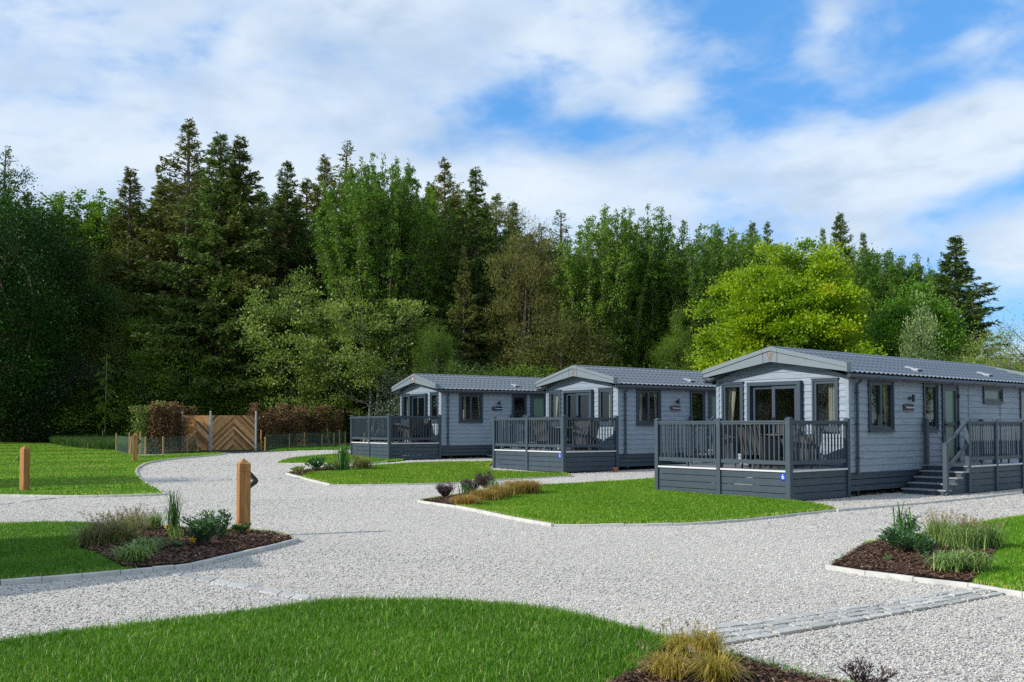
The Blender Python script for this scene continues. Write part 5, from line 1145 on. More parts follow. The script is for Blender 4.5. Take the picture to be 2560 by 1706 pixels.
FR = [
 ('thin', 35, 378, 66, 1.0, 'spindly sparse conifer rising above the dark trees at the left edge', 'conifer', None),
 ('dkA', -20, 415, 58, .85, 'big dark green leafy tree filling the left edge of the photo', 'leafy_tree', 'deepgreen'),
 ('dkC', 50, 520, 62, .6, 'dark leafy tree just right of the one at the left edge', 'leafy_tree', 'deepgreen'),
 ('thin', 128, 482, 70, 1.25, 'greyish half-bare conifer second from the left on the skyline', 'conifer', 'brown'),
 ('upB', 232, 452, 70, 1.3, 'fresh green upright leafy tree between two conifers at left', 'leafy_tree', 'acer2'),
 ('brB', 326, 425, 66, 1.15, 'brownish conifer with a pointed open top at left, beside the fresh green tree', 'conifer', None),
 ('brA', 402, 466, 68, 1.1, 'low-topped brown conifer just left of the tallest spire', 'conifer', None),
 ('spC', 472, 298, 65, 1.1, 'tallest conifer of the wood with a thin open spire', 'conifer', 'brown'),
 ('spA', 552, 336, 61, 1.0, 'dense green conifer just right of the tallest spire', 'conifer', None),
 ('brA', 600, 345, 62, 1.05, 'dense brown conifer leaning against the dense green one', 'conifer', None),
 ('spB', 718, 398, 65, .9, 'dark green conifer with a tufted top, left of the big glossy leafy tree', 'conifer', None),
 ('brB', 812, 395, 67, 1.0, 'brown conifer half hidden behind the left side of the big glossy leafy tree', 'conifer', None),
 ('thin', 897, 362, 66, 1.2, 'conifer tip showing just above the big glossy leafy tree', 'conifer', 'brown'),
 ('brA', 1112, 399, 65, .85, 'reddish brown conifer at the right shoulder of the big glossy leafy tree', 'conifer', None),
 ('spB', 1189, 415, 60, .95, 'green-brown conifer with a well shaped pointed crown near the middle', 'conifer', None),
 ('spC', 1240, 481, 63, .9, 'shorter conifer right of the well shaped pointed one', 'conifer', None),
 ('spB', 1282, 500, 65, .9, 'thin-tipped conifer left of the rusty brown pine', 'conifer', None),
 ('thin', 1408, 524, 68, 1.3, 'grey feathery conifer in the skyline gap before the upright trees', 'conifer', None),
 ('thin', 1365, 560, 69, 1.1, 'small drooping conifer tip behind the rusty brown pine', 'conifer', None),
 ('spA', 1881, 556, 76, .8, 'small pointed conifer tip left of the lime green tree top', 'conifer', None),
 ('spC', 1918, 552, 75, .8, 'second small conifer tip above the lime green tree', 'conifer', None),
 ('spB', 2057, 567, 76, .7, 'tiny conifer tip just over the crown of the lime green tree', 'conifer', None),
 ('spA', 2100, 534, 70, .95, 'broad dark conifer top above the right shoulder of the lime green tree', 'conifer', None),
 ('spB', 2158, 578, 73, .8, 'low conifer top right of the broad dark conifer', 'conifer', None),
 ('spB', 2388, 586, 46, 1.75, 'open dark conifer with visible trunk standing alone at right above the nearest lodge', 'conifer', None),
 ('thin', 2432, 738, 44, 1.9, 'half-bare conifer to the right of the lone open conifer', 'conifer', None),
]
for i, (k, px, ty, Y, wf, lb, nm, mt) in enumerate(FR): tree(k, px, ty, Y, wf*(1.22 if px < 1420 else 1.0), lb, nm, mt)
UP = [('upA', 1478, 500, 58, 1.05, 'leftmost of the tall upright leafy trees right of the brown pine'), ('upC', 1535, 494, 60, .9, 'tallest upright leafy tree with many spires, behind the middle lodge'), ('upB', 1625, 505, 61, 1.1, 'upright leafy tree third in the row behind the middle lodge'), ('upA', 1727, 517, 60, 1.05, 'upright leafy tree just left of the lime green tree'), ('upB', 1800, 550, 63, 1.35, 'upright leafy tree half behind the left side of the lime green tree'), ('upC', 1850, 562, 66, 1.0, 'upright leafy tree mostly behind the lime green tree'),
      ('upC', 2184, 592, 58, 1.15, 'dark leafy tree right of the lime green tree, left of its pair'), ('upA', 2252, 606, 58, 1.3, 'dark leafy tree with a rounded top at right'), ('upC', 2310, 632, 57, 1.2, 'dark leafy tree sloping down towards the lone conifer at right'), ('upB', 2225, 640, 62, 1.4, 'dark leafy tree behind the pair at right')]
for k, px, ty, Y, wf, lb in UP: tree(k, px, ty, Y, wf, lb, 'leafy_tree')
# the big glossy leafy tree in the middle
PROTO['glossy'] = upright(17, 4.5, 51, 190, 'poplar', .24, 92, .125, .09, fall=.16)
tree('glossy', 955, 388, 60, .97, 'big glossy deep green leafy tree with many vertical shoots, tallest leafy tree near the middle', 'leafy_tree')
# rusty pine
tree('pine', 1325, 530, 58, .62, 'rusty brown pine left of the upright leafy trees', 'pine', rz=.4)
PROTO['pine2'] = broad(8, 2.4, .55, .40, 18, 120, 170, .42, .20, .04, 'pinebrown', 'bark', shell=.3, limbs=10, flat=.5)
tree('pine2', 1400, 745, 55, 1.1, 'low brown pine branches spreading at the foot of the rusty pine', 'pine')
# lime green tree
PROTO['acer'] = broad(9.6, 3.65, .53, .44, 61, 430, 330, .30, .12, .095, 'acer', 'bark', stems=4, spread=1.2, limbs=7, shell=.5, flat=.55, updir=.0, trunkr=.24, lo=1.05)
x, y, z = above(1962, 604, 42); plant('acer', x, y, z, 1.0, .6, 'bright lime green broad-crowned tree behind the nearest lodge', 'tree', GT, 'leafy_tree')
PROTO['acer2'] = broad(7, 2.6, .55, .45, 62, 260, 260, .38, .115, .09, 'acer2', 'bark', limbs=8, shell=.6, flat=.6)
x, y, z = above(2262, 745, 44); plant('acer2', x, y, z, .9, 1.0, 'fresh green smaller tree against the right side of the lime green tree', 'tree', GT, 'leafy_tree')
PROTO['pale'] = broad(6.5, 1.35, .60, .40, 63, 120, 90, .30, .12, .085, 'palegreen', 'birchbark', limbs=10, shell=.2, flat=.9)
x, y, z = above(2296, 778, 36); plant('pale', x, y, z, .62, 2.0, 'slender pale green young birch in front of the fresh green tree', 'tree', GT, 'birch')
x, y, z = above(2480, 850, 40); plant('dkB', x, y, z, 1.7, .5, 'low spreading yellow-green tree at right behind the nearest lodge roof', 'tree', GT, 'leafy_tree', mats='olive')
x, y, z = above(2395, 905, 41); plant('buA', x, y, z, 1.5, .5, 'olive bush at the foot of the lone conifer at right', 'shrub', 'wood edge bushes', 'bush', mats='olive')
x, y, z = above(2600, 905, 48); plant('buC', x, y, z, 1.8, .5, 'bush behind the far end of the nearest lodge roof at the right edge', 'shrub', 'wood edge bushes', 'bush')
# bare twiggy tree at the right edge
rs = np.random.RandomState(77); wd = Wood(); wd.seg(curve((0, 0, 0), (.2, 0, 4.6), rs, .03, 7), np.linspace(.09, .02, 7), 6)
for i in range(60):
    z_ = rs.uniform(1.6, 4.5); a = rs.uniform(0, 6.28); L = rs.uniform(.5, 1.5); p = curve((.04*z_, 0, z_), (math.cos(a)*L+.04*z_, math.sin(a)*L, z_+L*.9), rs, .08, 5); wd.seg(p, np.linspace(.02, .004, 5), 3)
    for j in range(4): q = p[rs.randint(1, 5)]; wd.seg(curve(q, q+rs.normal(0, .25, 3)+[0, 0, .35], rs, .1, 3), [.008, .005, .003], 3)
k = 900; c = rs.normal(0, 1, (k, 3))*[.9, .9, .9]+[.15, 0, 3.9]; V, Fc = leaves(c, rs.normal(size=(k, 3)), .07, .04, rs)
x, y, z = above(2560, 832, 34); o = empty('bare_tree', (x, y, float(G(x, y)))); sc = (z-float(G(x, y)))/5.0; o.scale = (sc,)*3
link(bpy.data.objects.new('trunk', wd.mesh('trunk', M['twig'])), o); np_mesh('crown', V, Fc, M['olive'], o, var=rs.random(k)); tag(o, 'thin nearly bare twiggy tree cut by the right edge of the photo', 'tree', GT)
# olive multi-stem trees left of the farthest lodge
PROTO['alder'] = broad(7.0, 2.6, .66, .33, 71, 300, 80, .25, .12, .09, 'olive', 'bark2', stems=4, spread=1.0, limbs=5, shell=.3, flat=.5, trunkr=.21, lo=1.8)
PROTO['alder2'] = broad(7.6, 2.2, .56, .42, 72, 300, 80, .27, .12, .09, 'olive', 'bark2', stems=3, spread=.7, limbs=5, shell=.3, flat=.5, trunkr=.15, lo=1.7)
x, y, z = above(925, 748, 57.5); plant('alder', x, y, z, 1.0, .3, 'light olive tree with several pale stems right beside the farthest veranda', 'tree', GT, 'multi_stem_tree')
x, y, z = above(735, 702, 59); plant('alder2', x, y, z, 1.05, 1.3, 'light olive tree above the right hedge, left of the pale-stemmed one', 'tree', GT, 'multi_stem_tree')
x, y, z = above(830, 790, 58.5); plant('alder2', x, y, z, .9, 4.3, 'light olive tree between the two larger olive trees', 'tree', GT, 'multi_stem_tree')
# mid-ground trees of the wood edge
MG = [('spA', 205, 600, 54, 1.35, 'broad sweeping dark conifer with drooping boughs in the left wood edge', 'conifer', None), ('spB', 345, 640, 52, 1.4, 'drooping green conifer behind the thin larch sapling', 'conifer', None), ('spA', 470, 560, 57, 1.2, 'green lit conifer below the tallest spire', 'conifer', 'spruce'), ('brA', 540, 660, 55, 1.1, 'olive-brown conifer above the left hedge', 'conifer', None), ('dkB', 275, 655, 50, .6, 'yellow-green leafy tree glimpsed between dark conifers at left', 'leafy_tree', 'olive'),
      ('dkA', 90, 700, 47, .75, 'dark leafy tree low at the left edge of the wood', 'leafy_tree', None), ('dkB', 455, 790, 50, .7, 'leafy tree rising behind the left hedge', 'leafy_tree', 'midgreen'), ('dkB', 640, 800, 53, .6, 'mid-green leafy tree behind the chevron gates', 'leafy_tree', 'midgreen'), ('dkC', 1090, 810, 54, .6, 'dark leafy tree behind the left half of the farthest lodge roof', 'leafy_tree', 'dark'), ('dkC', 1480, 760, 56, .7, 'dark leafy tree low behind the middle lodge', 'leafy_tree', 'dark'), ('dkB', 1690, 800, 55, .6, 'shady leafy tree left of the foot of the lime green tree', 'leafy_tree', None),
      ('brB', 690, 560, 58, 1.0, 'brown conifer with sagging boughs above the olive trees', 'conifer', None), ('spB', 640, 640, 56, 1.0, 'dark conifer between brown conifers above the gates', 'conifer', None), ('spA', 1240, 640, 57, .9, 'dark spreading conifer below the thin-tipped one near the middle', 'conifer', None), ('brB', 1160, 620, 56, .9, 'brown-boughed conifer below the well shaped pointed one', 'conifer', None), ('spC', 1060, 640, 62, .8, 'conifer in the shade under the right side of the big glossy tree', 'conifer', None)]
for k, px, ty, Y, wf, lb, nm, mt in MG: tree(k, px, ty, (62.5+(Y-47)*.5 if px < 900 else Y+2), wf, lb, nm, mt)
# back rows: trees deep in the wood that nothing tells apart
LM = [(-30, 'the big tree at the left edge'), (35, 'the spindly conifer at the left edge'), (128, 'the half-bare greyish conifer'), (232, 'the fresh green upright tree'), (326, 'the brownish open-topped conifer'), (402, 'the low-topped brown conifer'), (472, 'the tallest open spire'), (552, 'the dense green conifer'), (610, 'the dense brown conifer'), (718, 'the dark conifer with tufted top'), (812, 'the half-hidden brown conifer'), (955, 'the big glossy leafy tree'), (1110, 'the reddish brown conifer'), (1189, 'the well shaped pointed conifer'), (1240, 'the shorter middle conifer'), (1325, 'the rusty brown pine'), (1408, 'the grey feathery conifer'), (1478, 'the leftmost upright tree'), (1535, 'the tallest upright tree'), (1625, 'the third upright tree'), (1727, 'the upright tree beside the lime tree'), (1955, 'the lime green tree'), (2100, 'the broad dark conifer top'), (2184, 'the dark leafy pair at right'), (2252, 'the rounded dark leafy tree'), (2310, 'the sloping dark leafy tree')]
seen_lb = {}
def deep(px, head):
    q, nm = min(LM, key=lambda a: abs(a[0]-px)); rel = 'directly behind' if abs(q-px) < 9 else ('deep behind, just left of' if px < q else 'deep behind, just right of')
    lb = '%s %s %s' % (head, rel, nm); k = seen_lb.get(lb, 0); seen_lb[lb] = k+1
    return lb if k == 0 else (lb.replace('deep behind', 'farther back').replace('directly behind', 'far behind'))
HD = {'spA': 'dense dark conifer', 'spB': 'tufted dark conifer', 'spC': 'open-crowned conifer', 'brA': 'brownish conifer', 'dkA': 'dark low tree', 'dkB': 'green low tree', 'dkC': 'low spreading tree'}
rb = random.Random(3); BK = 'dark conifer standing deep in the wood, hidden behind the front rows of trees'
for i in range(60):
    px = -260+i*45+rb.uniform(-16, 16); Y = rb.uniform(66, 80)
    skyl = np.interp(px, [-260, 0, 150, 250, 350, 450, 600, 700, 800, 900, 1050, 1150, 1250, 1350, 1450, 1600, 1800, 1900, 2000, 2150, 2300], [450, 450, 510, 490, 485, 420, 400, 450, 450, 440, 440, 460, 520, 575, 580, 575, 590, 590, 600, 615, 690])
    if px > 2320: continue
    kk_ = rb.choice(['spA', 'spB', 'brA', 'spA', 'spC']); tree(kk_, px, skyl+rb.uniform(0, 55), Y, rb.uniform(1.2, 1.55), deep(px, HD[kk_]), 'conifer', group='conifers deep in the wood')
for i in range(34):
    px = -200+i*76+rb.uniform(-25, 25); Y = rb.uniform(63, 70)
    if px > 2330: continue
    kk_ = rb.choice(['dkA', 'dkB', 'dkC', 'dkA']); tree(kk_, px, rb.uniform(680, 790), Y, rb.uniform(.9, 1.2), deep(px, HD[kk_]), 'tree', mats=None, group='lower storey trees in the wood')
# wood edge bushes
def shrub(key, px, ty, Y, wf, lb, mats=None, grp='wood edge bushes'):
    x, y, z = above(px, ty, Y); return plant(key, x, y, z, wf, None, lb, 'shrub', grp, 'bush', mats=mats)
SH = [('bloom', 60, 890, 50, 1.5, 'grey-blossomed bush low at the far left wood edge'), ('bloom', 190, 880, 52, 1.3, 'grey-leaved bush left of the larch sapling'), ('bloom', 415, 905, 48.5, 1.1, 'grey blossomed hawthorn right behind the left hedge'), ('buB', 470, 860, 51, 1.2, 'dark green bush behind the left hedge'), ('buA', 560, 870, 53, 1.2, 'green bush right behind the chevron gates'), ('buC', 625, 880, 52.5, 1.2, 'green bush behind the right gate post'), ('buA', 690, 890, 52, 1.2, 'pale leafy bush behind the left part of the right hedge'), ('buC', 790, 900, 51, 1.3, 'leafy bush behind the right part of the right hedge'), ('buB', 870, 940, 48, 1.0, 'dark round bush between the hedge end and the farthest veranda'), ('buA', 1000, 880, 52, 1.4, 'bush behind the stems of the olive tree'), ('bloom', 1120, 850, 52, 1.3, 'greyish bush over the roof of the farthest lodge'), ('buB', 1210, 880, 50, 1.2, 'dark bush behind the farthest lodge roof'), ('buC', 1320, 860, 50, 1.3, 'green bush in the gap between the farthest and middle lodge roofs'), ('buA', 1420, 880, 50, 1.2, 'bush behind the gable of the middle lodge'), ('buB', 1560, 880, 50, 1.3, 'bush behind the middle lodge roof'), ('buC', 1680, 880, 50, 1.3, 'bush behind the right end of the middle lodge roof'), ('buB', 20, 960, 47, 1.3, 'dark bush at the left edge beyond the striped lawn'), ('buB', 120, 970, 49, 1.4, 'dark bush beyond the striped lawn, left of the long grass'), ('buB', 250, 960, 51, 1.4, 'dark bush right behind the larch sapling'), ('buA', 350, 950, 50, 1.2, 'dark bush at the left end of the left hedge')]
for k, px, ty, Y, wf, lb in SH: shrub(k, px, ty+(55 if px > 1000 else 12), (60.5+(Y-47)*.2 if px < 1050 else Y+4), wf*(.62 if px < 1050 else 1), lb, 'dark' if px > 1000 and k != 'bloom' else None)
rb = random.Random(8)
for i in range(34): px = -150+i*62; 
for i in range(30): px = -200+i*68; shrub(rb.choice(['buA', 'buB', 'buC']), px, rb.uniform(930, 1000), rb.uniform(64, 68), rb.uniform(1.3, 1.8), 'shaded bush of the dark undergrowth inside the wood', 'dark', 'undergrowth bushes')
# young larch sapling on a stake
rs = np.random.RandomState(5); wd = Wood(); wd.seg(curve((0, 0, 0), (.05, 0, 5.2), rs, .01, 9), np.linspace(.05, .012, 9), 6); C = []; D = []
for z_ in np.arange(1.2, 5.1, .11):
    a = rs.uniform(0, 6.28); L = 1.35*(1-(z_-1)/4.6)**.7*rs.uniform(.6, 1.1); s = np.linspace(0, 1, 6)[:, None]; dr = np.array([math.cos(a), math.sin(a), .25]); p = np.array([.01*z_, 0, z_])+dr*L*s-np.array([0, 0, 1])*L*.55*s**2; wd.seg(p, np.linspace(.012, .003, 6), 3)
    k = int(190*L)+20; u_ = rs.uniform(.1, 1, k); q = np.stack([np.interp(u_, s[:, 0], p[:, j]) for j in range(3)], 1)+rs.normal(0, .035, (k, 3)); C.append(q); D.append(rs.normal(0, .8, (k, 3))-[0, 0, .5])
C = np.concatenate(C); D = np.concatenate(D); V, Fc = leaves(C, D, .10, .035, rs); x, y = at(261.5, 1106); o = empty('larch_sapling', (x, y, float(G(x, y))))
zt = above(258, 885, y)[2]-float(G(x, y)); o.scale = (zt/5.2,)*3
link(bpy.data.objects.new('trunk', wd.mesh('trunk', M['birchbark'])), o); np_mesh('crown', V, Fc, M['midgreen'], o, var=rs.uniform(.3, 1, len(C)))
ob = MB(); ob.bar((-.35, 0, 0), (-.02, 0, 1.7), .03, .03); tag(o, 'thin young larch with drooping branches tied to a stake in the long grass', 'tree', GT)
# hedges
def hedge(pts, h, depth, lb, seed, green_end=None, dn=900):
    rs = np.random.RandomState(seed); w_ = [np.array(at(a, b)) for a, b in pts]; o = empty('beech_hedge', (0, 0, 0)); wd = Wood(); C = []; var = []; gm = []
    for a, b in zip(w_[:-1], w_[1:]):
        L = np.linalg.norm(b-a); d = (b-a)/L; nn = np.array([-d[1], d[0]]); nst = int(L/.13)
        for i in range(nst):
            p = a+d*rs.uniform(0, L)+nn*(.25+rs.uniform(0, depth)); g = float(G(*p)); hh = h*rs.uniform(.62, 1.14); l_ = rs.normal(0, .08, 2)
            wd.seg(curve((*p, g), (p[0]+l_[0], p[1]+l_[1], g+hh), rs, .03, 5), np.linspace(.016, .004, 5), 4)
            for j in range(5): zf = rs.uniform(.3, .95); q = np.array([p[0]+l_[0]*zf, p[1]+l_[1]*zf, g+hh*zf]); wd.seg(curve(q, q+[rs.normal(0, .18), rs.normal(0, .18), rs.uniform(.1, .35)], rs, .1, 3), [.006, .004, .002], 3)
            k = int(dn/nst*L*rs.uniform(.5, 1.5)); zf = rs.beta(1.9, 1.1, k); c = np.stack([p[0]+l_[0]*zf+rs.normal(0, .15, k), p[1]+l_[1]*zf+rs.normal(0, .15, k), g+hh*zf*1.03], 1); C.append(c); vb = rs.normal(.5, .12); var.append(vb+rs.normal(0, .17, k)); t_ = (p[0]-w_[0][0])/(w_[-1][0]-w_[0][0]); gm.append(np.full(k, t_))
    C = np.concatenate(C); var = np.clip(np.concatenate(var), 0, 1); gm = np.concatenate(gm); g_ = (rs.random(len(gm)) < np.clip((green_end[0]-gm)/.18 if green_end[1] < 0 else (gm-green_end[0])/.12, .06, .85)) if green_end else np.zeros(len(gm), bool)
    V, Fc = leaves(C[~g_], rs.normal(size=(int((~g_).sum()), 3)), .10, .07, rs); f = np_mesh('foliage', V, Fc, M['beech'], o, var=var[~g_])
    if g_.any(): V, Fc = leaves(C[g_], rs.normal(size=(int(g_.sum()), 3)), .09, .065, rs); np_mesh('green_foliage', V, Fc, M['olive'], o, var=var[g_]*.8)
    link(bpy.data.objects.new('stems', wd.mesh('stems', M['twig'])), o); tag(o, lb, 'hedge', 'beech hedges beside the gates')
hedge([(352, 1135.5), (400, 1135), (440, 1132), (500, 1128)], 2.08, .9, 'brown and green beech hedge left of the gates, fenced by stakes and netting', 1, (.30, -1), 4200)
hedge([(655, 1124), (720, 1119.6), (790, 1116.3), (866, 1114.2)], 1.95, .9, 'russet brown beech hedge right of the gates, running towards the farthest veranda', 2, (.97, 1), 4200)
# slim tree outside the left edge that shades the striped lawn
tx, ty_ = at(380, 1204); L = 5.2/math.tan(SUN_EL); plant('dkB', tx-.93*L, ty_-.37*L, 5.6, 1.0, 0, 'small leafy tree outside the left edge, casting the shadow on the striped lawn', 'tree', 'trees outside the frame', 'leafy_tree')
for i, (x, y, k, h) in enumerate([(27, 6, 'dkB', 9), (33, 12, 'upA', 12), (24, -2, 'dkC', 10), (36, 2, 'spA', 14), (40, 20, 'dkB', 11), (44, 30, 'upC', 13)]): plant(k, x, y, h, 1.0, i, 'tree outside the right edge, mirrored in the lodge windows', 'tree', 'trees outside the frame', 'leafy_tree', zb=0)
for i, (x, y, k, h) in enumerate([(-52, 2, 'dkA', 11), (-56, 10, 'dkB', 12), (-50, 18, 'dkC', 10), (-58, 26, 'dkA', 13), (-55, -8, 'dkB', 11), (-48, -18, 'dkA', 10)]): plant(k, x, y, h, 1.0, i, 'tree outside the left edge, mirrored in the patio doors', 'tree', 'trees outside the frame', 'leafy_tree', zb=0)
# ================================================================== BED PLANTS
def tuft(name, px, py, h, spread, nbl, wd_, mt, lb, dz=LH+.02, arch=.6, up=.3, seeds=0, seed=0, group='plants of the beds', nseg=5, cat='plant', r0=.06, seedh=1.25):
    rs = np.random.RandomState(seed+int(px)); x, y = at(px, py, LH); g = float(G(x, y)); o = empty(name, (x, y, g+dz)); k = nbl; a = rs.uniform(0, 6.283, k); sp_r = spread*rs.uniform(.15, 1, k)**.7; H = h*rs.uniform(.55, 1.05, k)*(1-.35*(sp_r/spread)*arch)
    bx = r0*rs.normal(size=k); by = r0*rs.normal(size=k); s = np.linspace(0, 1, nseg+1); ca, sa = np.cos(a), np.sin(a); P_ = []
    for t in s:
        rr = sp_r*t**1.15; zz = H*(np.sin(t*np.pi*(.5+arch*.40*(sp_r/spread)))/(1 if True else 1)); P_.append(np.stack([bx+ca*rr, by+sa*rr, zz], 1))
    P_ = np.stack(P_, 1); wv = wd_*(1-s**2*.92); tw = rs.uniform(-.6, .6, k); nx_ = np.stack([-np.sin(a+tw), np.cos(a+tw), np.zeros(k)], 1)
    Lf = P_-nx_[:, None]*wv[None, :, None]/2; Rt = P_+nx_[:, None]*wv[None, :, None]/2; V = np.stack([Lf, Rt], 2).reshape(-1, 3); m_ = nseg+1; i0 = (np.arange(k)*m_*2)[:, None]+np.arange(nseg)[None]*2
    Fc = np.stack([i0, i0+1, i0+3, i0+2], -1).reshape(-1, 4); vv_ = np.clip(rs.normal(.5, .24, k), 0, 1)
    np_mesh('blades', V, Fc, M[mt], o, var=np.repeat(vv_, nseg))
    if seeds:
        w2 = Wood(); C = []
        for i in range(seeds):
            a_ = rs.uniform(0, 6.28); r_ = spread*rs.uniform(.1, .9); hh = h*rs.uniform(.9, seedh); p = curve((0, 0, 0), (math.cos(a_)*r_, math.sin(a_)*r_, hh), rs, .04, 5, 0); w2.seg(p, np.linspace(.0018, .001, 5), 3); q = p[-1]-(p[-1]-p[-2])*rs.uniform(0, 1, (9, 1)); C.append(q+rs.normal(0, .006, q.shape))
        C = np.concatenate(C); Vs, Fs = leaves(C, rs.normal(0, .4, C.shape)+[0, 0, 1], .028, .009, rs); Vw = np.concatenate(w2.V); Fw = np.concatenate(w2.F)
        np_mesh('flowering_stem', np.concatenate([Vw, Vs]), np.concatenate([Fw, Fs+len(Vw)]), M['seed'], o, var=rs.random(len(Fw)+len(Fs)))
    tag(o, lb, cat, group); return o
def leafy(name, px, py, h, R_, nleaf, ll, lw, mt, lb, seed=0, stems=9, up=.35, flat=.8, group='plants of the beds', bk='twig', rosette=False):
    rs = np.random.RandomState(seed+int(px)); x, y = at(px, py, LH); g = float(G(x, y)); o = empty(name, (x, y, g+LH+.015)); wd = Wood(); C = []; D = []; var = []
    for i in range(stems):
        a = rs.uniform(0, 6.28); r_ = R_*rs.uniform(.25, 1)**.6; hh = h*rs.uniform(.6, 1)*math.sqrt(max(.15, 1-(r_/R_)**2*.6)); p = curve((rs.normal(0, .02), rs.normal(0, .02), 0), (math.cos(a)*r_, math.sin(a)*r_, hh), rs, .08, 6); wd.seg(p, np.linspace(.007, .003, 6), 4)
        k = nleaf//stems; f = rs.uniform(.15, 1, k)**.7; pos = np.stack([np.interp(f, np.linspace(0, 1, 6), p[:, j]) for j in range(3)], 1); t = norm(p[-1]-p[0]); b = rs.uniform(0, 6.28, k); dd = np.stack([np.cos(b), np.sin(b), np.full(k, up)], 1)+t*.5
        C.append(pos+norm(dd)*rs.uniform(0, .05*R_/.3, k)[:, None]); D.append(dd+rs.normal(0, .2, dd.shape)); var.append(rs.normal(.45, .18, k)+.2*(f-.5))
    C = np.concatenate(C); D = np.concatenate(D); var = np.clip(np.concatenate(var), 0, 1); ok = C[:, 2] > .0; C, D, var = C[ok], D[ok], var[ok]; V, Fc = leaves(C, D, ll*rs.uniform(.6, 1.2, len(C)), lw, rs)
    np_mesh('foliage', V, Fc, M[mt], o, var=var); link(bpy.data.objects.new('stems', wd.mesh('stems', M[bk])), o); tag(o, lb, 'plant', group); return o
SG = 'sedges in the near planting bed'
tuft('sedge', 262, 1362, 0.328, .46, 330, .007, 'sedge', 'tall loose olive sedge with brown seed stalks at the left end of the near bed', seeds=34, seed=1, r0=.10)
tuft('sedge', 300, 1352, 0.328, .42, 320, .007, 'sedge', 'loose olive sedge second from the left in the near bed', seeds=34, seed=2, r0=.10)
tuft('sedge', 228, 1368, 0.279, .34, 230, .007, 'sedge', 'low olive sedge spilling over the lawn edge of the near bed', seeds=10, seed=12, r0=.08)
tuft('sedge', 332, 1330, 0.312, .30, 260, .007, 'sedge', 'thin olive sedge at the back of the near bed beside the gravel', seeds=22, seed=3, r0=.10)
tuft('sedge', 385, 1322, 0.246, .30, 240, .007, 'sedge_var', 'low striped sedge at the back of the near bed left of the tall blades', seeds=12, seed=4)
tuft('sedge', 335, 1408, 0.221, .30, 260, .012, 'sedge_var', 'pale striped sedge with arching blades at the front of the near bed', seed=5, arch=.95)
tuft('sedge', 362, 1385, 0.221, .30, 220, .010, 'sedge_var', 'pale striped sedge behind the arching one at the front of the near bed', seed=6, arch=.8)
tuft('upright_grass', 434, 1343, .66, .17, 110, .010, 'reed', 'tall stiff upright green blades in the near bed left of the glossy shrub', seed=7, arch=.3, r0=.035)
tuft('upright_grass', 440, 1350, .20, .12, 50, .007, 'sedge_var', 'dry straw coloured tuft at the foot of the tall upright blades', seed=8, arch=.5)
leafy('green_shrub', 505, 1368, .46, .29, 1700, .044, .019, 'shrubgreen', 'glossy dark green shrub in the middle of the near bed', seed=1, stems=40)
leafy('green_shrub', 540, 1355, .46, .20, 800, .044, .019, 'shrubgreen', 'smaller glossy shrub growing against the right side of the glossy dark green shrub', seed=2, stems=16)
leafy('low_plant', 448, 1372, .10, .13, 220, .05, .010, 'reed', 'low flat green plant in the bark in front of the glossy shrub', seed=3, stems=14, up=.1)
leafy('low_plant', 556, 1350, .15, .10, 140, .06, .016, 'reed', 'small grey-green rosette between the glossy shrub and the bollard', seed=4, stems=8)
leafy('low_plant', 603, 1340, .15, .15, 200, .075, .022, 'shrubgreen', 'broad-leaved green plant at the foot of the large bollard', seed=5, stems=10, up=.8)
def flower(px, py, lb, s=.03, zl=.08):
    rs = np.random.RandomState(int(px)); x, y = at(px, py, LH); o = empty('yellow_flower', (x, y, float(G(x, y))+LH)); k = 60; c = rs.normal(0, s*.5, (k, 3))*[1, 1, 1.6]+[0, 0, zl]; V, Fc = leaves(c, rs.normal(size=(k, 3))+[0, 0, .6], s*1.1, s*.8, rs)
    np_mesh('petals', V, Fc, M['yellow'], o, var=rs.random(k)); w2 = Wood(); w2.seg([(0, 0, 0), (0, 0, zl*.5), (0, 0, zl)], [.004, .004, .003], 4); link(bpy.data.objects.new('stalk', w2.mesh('stalk', M['seed'])), o); tag(o, lb, 'flower', 'yellow flowers in the near bed')
flower(427, 1343, 'larger yellow bloom at the foot of the tall upright blades', .042, .12); flower(481, 1372, 'small orange-yellow bloom in the bark before the glossy shrub', .026, .11)
# bed of the nearest lodge lawn
leafy('purple_shrub', 1113, 1246, .36, .24, 1500, .040, .014, 'purple', 'roundish dark purple shrub at the left, standing alone on bare bark', seed=1, stems=60, up=.6)
leafy('purple_shrub', 1176, 1236, .40, .25, 1500, .040, .014, 'purple', 'dark purple shrub second from the left, over a green sprout', seed=2, stems=60, up=.6)
leafy('purple_shrub', 1212, 1222, .44, .26, 1500, .040, .014, 'purple', 'tallest dark purple shrub behind the golden grass', seed=3, stems=60, up=.6)
tuft('green_sprout', 1168, 1240, .28, .18, 70, .014, 'reed', 'fresh green blades below the second purple shrub', seed=4, arch=.3)
tuft('green_sprout', 1232, 1228, .30, .12, 50, .014, 'reed', 'fresh green blades at the right foot of the tallest purple shrub', seed=5, arch=.3)
for i, (px, py, h, s, lb) in enumerate([(1165, 1262, .20, .36, 'low golden grass nearest the kerb tip'), (1208, 1252, .26, .36, 'golden grass second from the kerb tip'), (1246, 1246, .32, .36, 'golden grass in the middle of the golden clump'), (1285, 1238, .36, .38, 'tall golden grass right of the middle of the golden clump'), (1322, 1234, .34, .36, 'golden grass at the right end of the golden clump')]):
    tuft('golden_grass', px, py, h, s, 620, .008, 'golden', lb, seed=i, arch=.8, r0=.12, group='golden grasses by the nearest lodge lawn')
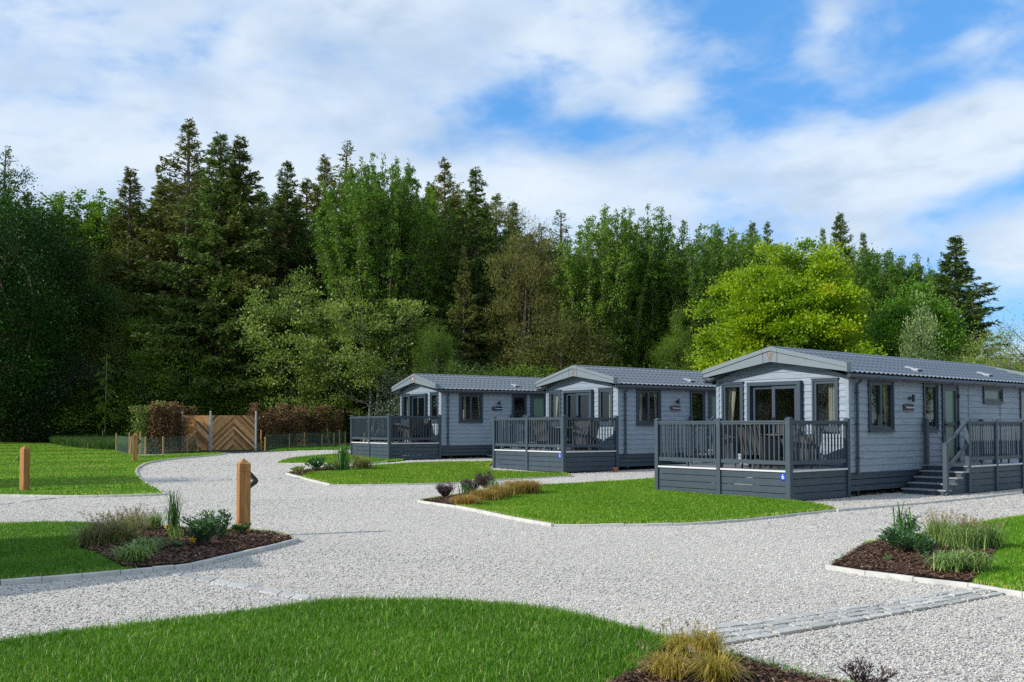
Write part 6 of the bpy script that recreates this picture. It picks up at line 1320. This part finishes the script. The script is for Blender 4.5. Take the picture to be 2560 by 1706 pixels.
# middle lawn bed
leafy('low_plant', 745, 1186, .24, .24, 200, .09, .03, 'olive', 'small light green plant at the kerb tip of the middle lawn bed', seed=1)
leafy('dark_rosette', 793, 1178, .42, .32, 420, .13, .04, 'shrubgreen', 'dark leafy rosette in the middle lawn bed', seed=2, stems=20, up=.5)
leafy('low_plant', 826, 1177, .26, .25, 220, .09, .03, 'olive', 'light green low plant between the rosette and the tall blades', seed=3)
tuft('upright_grass', 857, 1176, .82, .18, 150, .022, 'reed', 'tall fresh green upright blades in the middle lawn bed', seed=4, arch=.2, r0=.08)
tuft('sedge', 842, 1172, 0.287, .30, 140, .014, 'sedge', 'tan sedge leaning left of the tall blades in the middle lawn bed', seed=5, seeds=14)
tuft('sedge', 904, 1173, 0.344, .45, 420, .013, 'sedge', 'wide tan-green sedge at the right end of the middle lawn bed', seed=6, seeds=26, r0=.16)
tuft('sedge', 888, 1152, 0.213, .3, 120, .014, 'sedge', 'straw coloured tuft at the foot of the farthest veranda', seed=7, seeds=8)
# corner bed at right
leafy('green_shrub', 2258, 1385, .34, .30, 1900, .040, .015, 'shrubgreen', 'dense glossy green shrub in the corner bed at right', seed=1, stems=60)
leafy('green_shrub', 2310, 1392, .26, .20, 900, .038, .015, 'shrubgreen', 'low glossy shrub joined to the right of the dense one in the corner bed', seed=2, stems=30)
leafy('green_shrub', 2270, 1350, .36, .22, 900, .040, .015, 'shrubgreen', 'upper glossy shrub at the back of the corner bed', seed=9, stems=30)
tuft('broad_blades', 2258, 1352, .60, .24, 16, .018, 'reed', 'few tall bent green blades sprouting from the glossy shrub in the corner bed', seed=3, arch=.75)
tuft('sedge', 2352, 1362, 0.361, .28, 300, .009, 'sedge_var', 'striped sedge with seed stalks at the back of the corner bed', seed=4, seeds=40, r0=.08)
tuft('sedge', 2415, 1375, 0.344, .30, 380, .009, 'sedge_var', 'striped sedge in the middle of the corner bed with many seed stalks', seed=5, seeds=44, r0=.10)
tuft('sedge', 2470, 1372, 0.295, .28, 300, .009, 'sedge_var', 'striped sedge at the lawn side of the corner bed, in the back', seed=6, seeds=26, r0=.09)
tuft('sedge', 2372, 1432, 0.246, .30, 380, .010, 'sedge_var', 'striped sedge with arching blades at the front of the corner bed', seed=7, arch=.9, r0=.07)
tuft('sedge', 2430, 1430, 0.246, .28, 340, .010, 'sedge_var', 'striped sedge at the front right of the corner bed beside the lawn', seed=8, arch=.85, r0=.07)
leafy('low_plant', 2208, 1407, .08, .08, 60, .04, .012, 'reed', 'tiny green sprig alone in the bark of the corner bed', seed=10, stems=6)
# foreground bed
tuft('golden_grass', 1768, 1662, .24, .23, 300, .0055, 'goldgreen', 'golden green grass tuft at the end of the sett strip in the foreground', seed=1, arch=.95, seeds=4, r0=.04, group='grasses of the foreground bed')
tuft('golden_grass', 1705, 1640, .17, .24, 200, .0055, 'goldgreen', 'thin golden grass tuft left of the one at the sett strip end', seed=2, arch=.95, seeds=4, r0=.04, group='grasses of the foreground bed')
tuft('golden_grass', 1668, 1702, .18, .26, 260, .0055, 'goldgreen', 'golden grass tuft cut by the bottom edge at the lawn side of the foreground bed', seed=3, arch=.95, seeds=3, r0=.04, group='grasses of the foreground bed')
tuft('golden_grass', 1790, 1712, .19, .28, 320, .0055, 'goldgreen', 'golden grass tuft cut by the bottom edge near the foreground kerb', seed=4, arch=.95, seeds=3, r0=.04, group='grasses of the foreground bed')
leafy('purple_shrub', 2168, 1745, .20, .17, 500, .028, .009, 'purple', 'sparse dark red-leaved plant cut by the bottom edge of the photo', seed=5, stems=14, up=.7)
